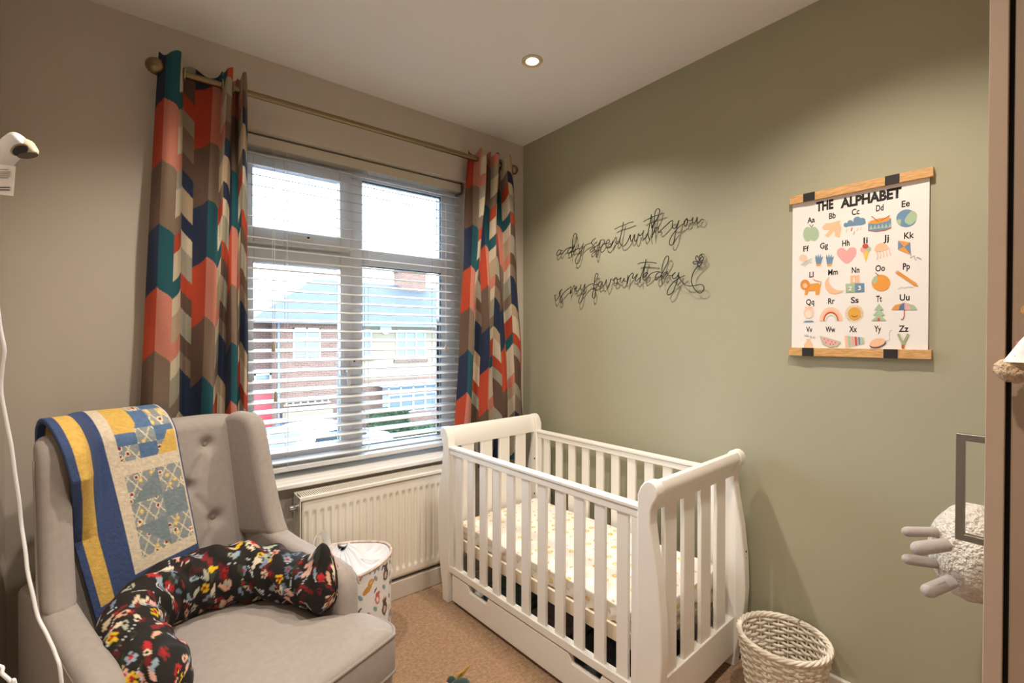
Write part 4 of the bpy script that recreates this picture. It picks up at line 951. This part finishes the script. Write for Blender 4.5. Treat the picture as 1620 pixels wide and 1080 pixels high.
# ================================================================== the street outside
GZ = -2.85
def at(px, py, Y): return hit(px, py, 1, Y)
def brick_mat(name, a, b_, c):
    m = bpy.data.materials.new(name); m.use_nodes = True; nt = m.node_tree; p = nt.nodes['Principled BSDF']; p.inputs['Roughness'].default_value = .9
    tc = nt.nodes.new('ShaderNodeTexCoord'); mp = nt.nodes.new('ShaderNodeMapping'); br = nt.nodes.new('ShaderNodeTexBrick')
    mp.inputs['Rotation'].default_value = (R(90), 0, 0)
    br.inputs['Scale'].default_value = 1; br.inputs['Brick Width'].default_value = .225; br.inputs['Row Height'].default_value = .075; br.inputs['Mortar Size'].default_value = .01
    for k, v in (('Color1', a), ('Color2', b_), ('Mortar', c)): br.inputs[k].default_value = (*lin(v), 1)
    nt.links.new(tc.outputs['Object'], mp.inputs[0]); nt.links.new(mp.outputs[0], br.inputs['Vector']); nt.links.new(br.outputs['Color'], p.inputs['Base Color']); return m
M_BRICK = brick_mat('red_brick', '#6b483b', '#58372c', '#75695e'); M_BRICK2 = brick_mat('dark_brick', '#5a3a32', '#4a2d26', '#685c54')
M_RENDER = mat('cream_render', '#7d725f', .9, noise=.04, nscale=4); M_SLATE = mat('slate_roof', '#32373d', .7, noise=.18, nscale=9)
M_HWIN = mat('house_window', '#5a6672', .1); M_HFR = mat('house_window_frame', '#a6acb2', .5); M_RED = mat('red_paint', '#a8373d', .5)
M_LEAF = mat('hedge_leaf', '#2c3f25', .9, noise=.4, nscale=14, bump=1, bscale=20); M_LAWN = mat('lawn_grass', '#4c633a', .95, noise=.2, nscale=20)
M_TAR = mat('tarmac', '#454547', .95, noise=.06, nscale=6); M_LEAD = mat('lead_grey', '#5d636b', .7)
gs = MB().box(-70, 70, .4, 120, GZ-.3, GZ); g = struct('street_ground', gs, M_TAR)
struct('front_lawn', MB().box(at(598, 690, 14).x, 26, 11.3, 15.6, GZ, GZ+.03), M_LAWN)

def house_window(parent, x0, x1, z0, z1, y, cols, rows, mf=M_HFR):
    f = MB(); t = .07
    f.box(x0-.06, x1+.06, y-.05, y+.05, z0-.08, z0).box(x0, x0+t, y-.05, y+.05, z0, z1).box(x1-t, x1, y-.05, y+.05, z0, z1).box(x0, x1, y-.05, y+.05, z1-t, z1)
    for c in range(1, cols): x = x0+(x1-x0)*c/cols; f.box(x-.04, x+.04, y-.05, y+.05, z0, z1)
    z_ = z0+(z1-z0)*.66
    for r in range(1, rows): z = z_ if rows == 2 else z0+(z1-z0)*r/rows; f.box(x0, x1, y-.04, y+.05, z-.035, z+.035)
    w_ = f.build('window', mf, parent, world=True)
    for c in range(cols):
        for r in range(rows):
            zz0, zz1 = ((z0, z_), (z_, z1))[r] if rows == 2 else (z0+(z1-z0)*r/rows, z0+(z1-z0)*(r+1)/rows)
            p = MB().box(x0+(x1-x0)*c/cols+.05, x0+(x1-x0)*(c+1)/cols-.05, y-.01, y+.01, zz0+.05, zz1-.05).build('pane', M_HWIN, parent, world=True); p.parent = w_
            p.matrix_parent_inverse = Matrix.Identity(4)
    return w_
YA = 18.0
ax0, ax1 = at(437, 560, YA).x, at(552, 560, YA).x
ez = at(490, 508, YA).z
hA = thing('brick_house', 'red brick semi detached house across the street with a slate hipped roof', 'house', ((ax0+ax1)/2, 21, GZ))
MB().box(ax0, ax1, YA, YA+6.5, GZ, ez).build('wall', M_BRICK, hA, world=True)
cx0 = at(384, 560, YA+1).x
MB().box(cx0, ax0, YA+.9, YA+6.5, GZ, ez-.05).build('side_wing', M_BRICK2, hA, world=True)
p0, p1 = at(463, 567, YA), at(507, 519, YA); house_window(hA, p0.x, p1.x, p0.z, p1.z, YA, 2, 2)
p0, p1 = at(402, 602, YA+.9), at(429, 590, YA+.9); house_window(hA, p0.x, p1.x, p0.z, p1.z, YA+.9, 1, 1)
p0, p1 = at(402, 690, YA+.9), at(432, 618, YA+.9); MB().box(p0.x, p1.x, YA+.84, YA+.95, GZ, p1.z).build('red_door', M_RED, hA, world=True)
x = ax0+.08; MB().tube([(x, YA-.06, GZ), (x, YA-.06, ez)], .05, 8).build('drainpipe', M_LEAD, hA, world=True)
p0, p1 = at(446, 662, YA), at(524, 640, YA); MB().box(p0.x, p1.x, YA-.25, YA, GZ, p1.z).build('cream_panel', M_RENDER, hA, world=True)
p0, p1 = at(452, 640, YA-.25), at(521, 627, YA-.25); house_window(hA, p0.x, p1.x, p0.z, p1.z, YA-.2, 6, 1, M_RENDER)
p0 = at(485, 616, YA); MB().box(p0.x-.16, p0.x+.16, YA-.03, YA, p0.z-.05, p0.z+.05).build('air_vent', M_LEAD, hA, world=True)
# roofs
rz = at(600, 449, YA+3.2).z
rl = at(396, 506, YA-.35).x
rx0 = at(497, 450, YA+3.2).x; xm = at(556, 500, YA).x
def roof(parent, pts, fs): MB().add(pts, fs).build('roof', M_SLATE, parent, world=True)
yf, yr, yk = YA-.35, YA+3.2, YA+6.8
roof(hA, [(rl, yf, ez), (xm, yf, ez), (xm, yr, rz), (rx0, yr, rz), (rl, yk, ez), (xm, yk, ez)], [(0, 1, 2, 3), (0, 3, 4), (3, 2, 5, 4), (0, 4, 5, 1)])
MB().box(rl, xm, yf-.10, yf+.02, ez-.10, ez+.03).build('gutter', M_LEAD, hA, world=True)
YB_ = 18.25
bx0, bx1 = xm, at(760, 560, YB_).x
ez2 = at(640, 514, YB_).z
hB = thing('rendered_house', 'cream rendered semi detached house across the street with a brick chimney', 'house', ((bx0+bx1)/2, 21, GZ))
zb = at(640, 597, YB_).z
MB().box(bx0, bx1, YB_, YB_+6, zb, ez2).build('upper_wall', M_RENDER, hB, world=True)
MB().box(bx0, bx1, YB_-.03, YB_+6, GZ, zb).build('lower_wall', M_BRICK, hB, world=True)
roof(hB, [(bx0, yf, ez2), (bx1+1, yf, ez2), (bx1+1, yr, rz), (bx0, yr, rz), (bx0, yk, ez2), (bx1+1, yk, ez2)], [(0, 1, 2, 3), (3, 2, 5, 4), (0, 4, 5, 1), (0, 3, 4), (1, 5, 2)])
MB().box(bx0, bx1+1, yf-.10, yf+.02, ez2-.10, ez2+.03).build('gutter', M_LEAD, hB, world=True)
for a, b_, c in (((572, 562), (588, 521), 1), ((626, 566), (673, 522), 3)):
    p0, p1 = at(*a, YB_), at(*b_, YB_); house_window(hB, p0.x, p1.x, p0.z, p1.z, YB_, c, 2)
    MB().box(p0.x-.1, p1.x+.1, YB_-.08, YB_, p0.z-.22, p0.z-.09).build('brick_cill', M_BRICK, hB, world=True)
p = at(609, 519, YB_); MB().lathe([(.001, -.12), (.28, -.1), (.28, 0)], (p.x, YB_, p.z), 20, 1).build('satellite_dish', M_HFR, hB, smooth=40, world=True)
p0, p1 = at(629, 462, yr), at(667, 428, yr)
ch = MB().box(p0.x, p1.x, yr-.5, yr+.5, rz-.6, p1.z).box(p0.x-.06, p1.x+.06, yr-.56, yr+.56, p1.z-.2, p1.z-.08).build('chimney', M_BRICK, hB, world=True)
for k in range(3): x = p0.x+(p1.x-p0.x)*(.2+.3*k); MB().lathe([(.11, 0), (.13, .02), (.10, .05), (.10, .38), (.12, .42)], (x, yr, p1.z), 14).build('chimney_pot', mat('terracotta', '#b0785c', .8), hB, smooth=40, world=True)
YV = 17.3
p0, p1 = at(615, 655, YV), at(692, 606, YV)
MB().box(p0.x, p1.x, YV, YB_, GZ, p0.z).build('bay_base', M_BRICK, hB, world=True)
MB().box(p0.x+.1, p1.x-.1, YV+.2, YB_, p0.z, p1.z).build('bay_room', M_HFR, hB, world=True)
MB().box(p0.x-.35, p1.x+.25, YV-.2, YB_, p1.z, p1.z+.14).build('bay_roof', M_HFR, hB, world=True)
house_window(hB, p0.x, p1.x, p0.z+.02, p1.z, YV+.1, 4, 2)

def hedge(label, pa, pb, Y, dep):
    p0, p1 = at(*pa, Y), at(*pb, Y); t = thing('garden_hedge', label, 'hedge', ((p0.x+p1.x)/2, Y, GZ), group='front garden hedges')
    hx, hz = (p1.x-p0.x)/2, (p1.z-GZ); rs = random.Random(int(pa[0])); me = MB(); lv = MB()
    me.box(-hx*.94, hx*.94, -dep*.44, dep*.44, 0, hz*.93)
    for i in range(1500):
        f = rs.choice('xfft'); x, y, z = rs.uniform(-hx, hx), rs.uniform(-dep/2, dep/2), rs.uniform(0, hz)
        if f == 'x': x = rs.choice((-hx, hx))
        elif f == 'f': y = -dep/2
        else: z = hz
        s_ = rs.uniform(.05, .11); m_ = Matrix.Rotation(rs.uniform(0, 6.3), 3, 'Z') @ Matrix.Rotation(rs.uniform(-1.3, 1.3), 3, 'X')
        lv.add([m_ @ Vector(q)*s_+Vector((x, y, z)) for q in ((-1, 0, 0), (0, -.5, .1), (1, 0, 0), (0, .5, .1))], [(0, 1, 2, 3)])
    me.build('hedge_core', M_LEAF, t); o = lv.build('leaves', M_LEAF, t, weld=False); o['kind'] = 'stuff'
hedge('tall green hedge in front of the rendered house bay', (588, 700), (639, 645), 15.2, 1.0)
hedge('low green hedge along the lawn of the rendered house', (646, 700), (720, 669), 15.4, .8)
def bin_(label, px, Y, c, h):
    p = at(px, 680, Y); t = thing('wheelie_bin', label, 'bin', (p.x, Y, GZ), group='bins on the driveway'); m_ = mat('bin_'+c[1:], c, .5)
    m = MB(); v = [(-.22, -.25, .12), (.22, -.25, .12), (.22, .25, .12), (-.22, .25, .12), (-.29, -.34, h), (.29, -.34, h), (.29, .36, h), (-.29, .36, h)]
    m.add(v, [(3, 2, 1, 0), (4, 5, 6, 7), (0, 1, 5, 4), (1, 2, 6, 5), (2, 3, 7, 6), (3, 0, 4, 7)]).build('bin_body', m_, t, bevel=.03)
    MB().box(-.31, .31, -.38, .40, h, h+.07).build('lid', m_, t, bevel=.02)
    for x in (-.22, .22): MB().lathe([(.12, -.03), (.12, .03)], (x, .26, .12), 16, 0).build('wheel', M_DARK, t)
bin_('blue wheelie bin on the driveway of the brick house', 470, 15.2, '#3f6fb0', 1.0)
bin_('dark grey wheelie bin standing before the red door', 434, 14.6, '#4a4f58', 1.05); bin_('dark grey wheelie bin standing next to the blue bin', 452, 16.5, '#565a64', 1.0)
# parked car
p = at(528, 690, 12.6); car = thing('parked_car', 'white hatchback parked on the driveway across the street', 'car', (p.x, 12.9, GZ), R(24))
M_CAR = mat('car_paint', '#e4e4e6', .25); M_CG = mat('car_glass', '#2b3238', .1)
side = [(-2.0, .25), (-2.02, .75), (-1.9, .98), (-1.45, 1.40), (-.9, 1.48), (.2, 1.46), (.95, 1.02), (1.8, .88), (2.0, .6), (2.0, .25)]
MB().prism([(x, z) for x, z in side], 1, -.85, .85).build('car_body', M_CAR, car, bevel=.09, bseg=3)
for s in (-1, 1):
    MB().prism([(-1.4, 1.0), (-1.2, 1.34), (-.3, 1.38), (-.3, 1.0)], 1, s*.845-.012, s*.845+.012).build('side_window', M_CG, car); MB().prism([(-.2, 1.0), (-.2, 1.38), (.2, 1.36), (.75, 1.0)], 1, s*.845-.012, s*.845+.012).build('side_window', M_CG, car)
    for x in (-1.3, 1.3): MB().lathe([(.32, -.1), (.32, .1)], (x, s*.80, .32), 20, 1).build('wheel', M_DARK, car)
    MB().box(-2.03, -1.90, s*.66-.14, s*.66+.14, .70, .92).build('tail_light', mat('tail_red', '#c52d35', .3), car, bevel=.02)
MB().add([(-1.93, -.62, 1.0), (-1.93, .62, 1.0), (-1.53, .56, 1.38), (-1.53, -.56, 1.38)], [(0, 1, 2, 3)]).build('rear_window', M_CG, car)
# low front wall
p0, p1 = at(395, 690, 10.9), at(560, 690, 10.9)
gw = thing('garden_wall', 'low brick garden wall along the pavement across the street', 'wall', ((p0.x+p1.x)/2, 10.9, GZ))
MB().box(p0.x-3, p1.x, 10.8, 11.0, GZ, GZ+.55).build('brickwork', M_BRICK, gw, world=True); MB().box(p0.x-3, p1.x, 10.76, 11.04, GZ+.55, GZ+.62).build('coping', M_RENDER, gw, world=True)
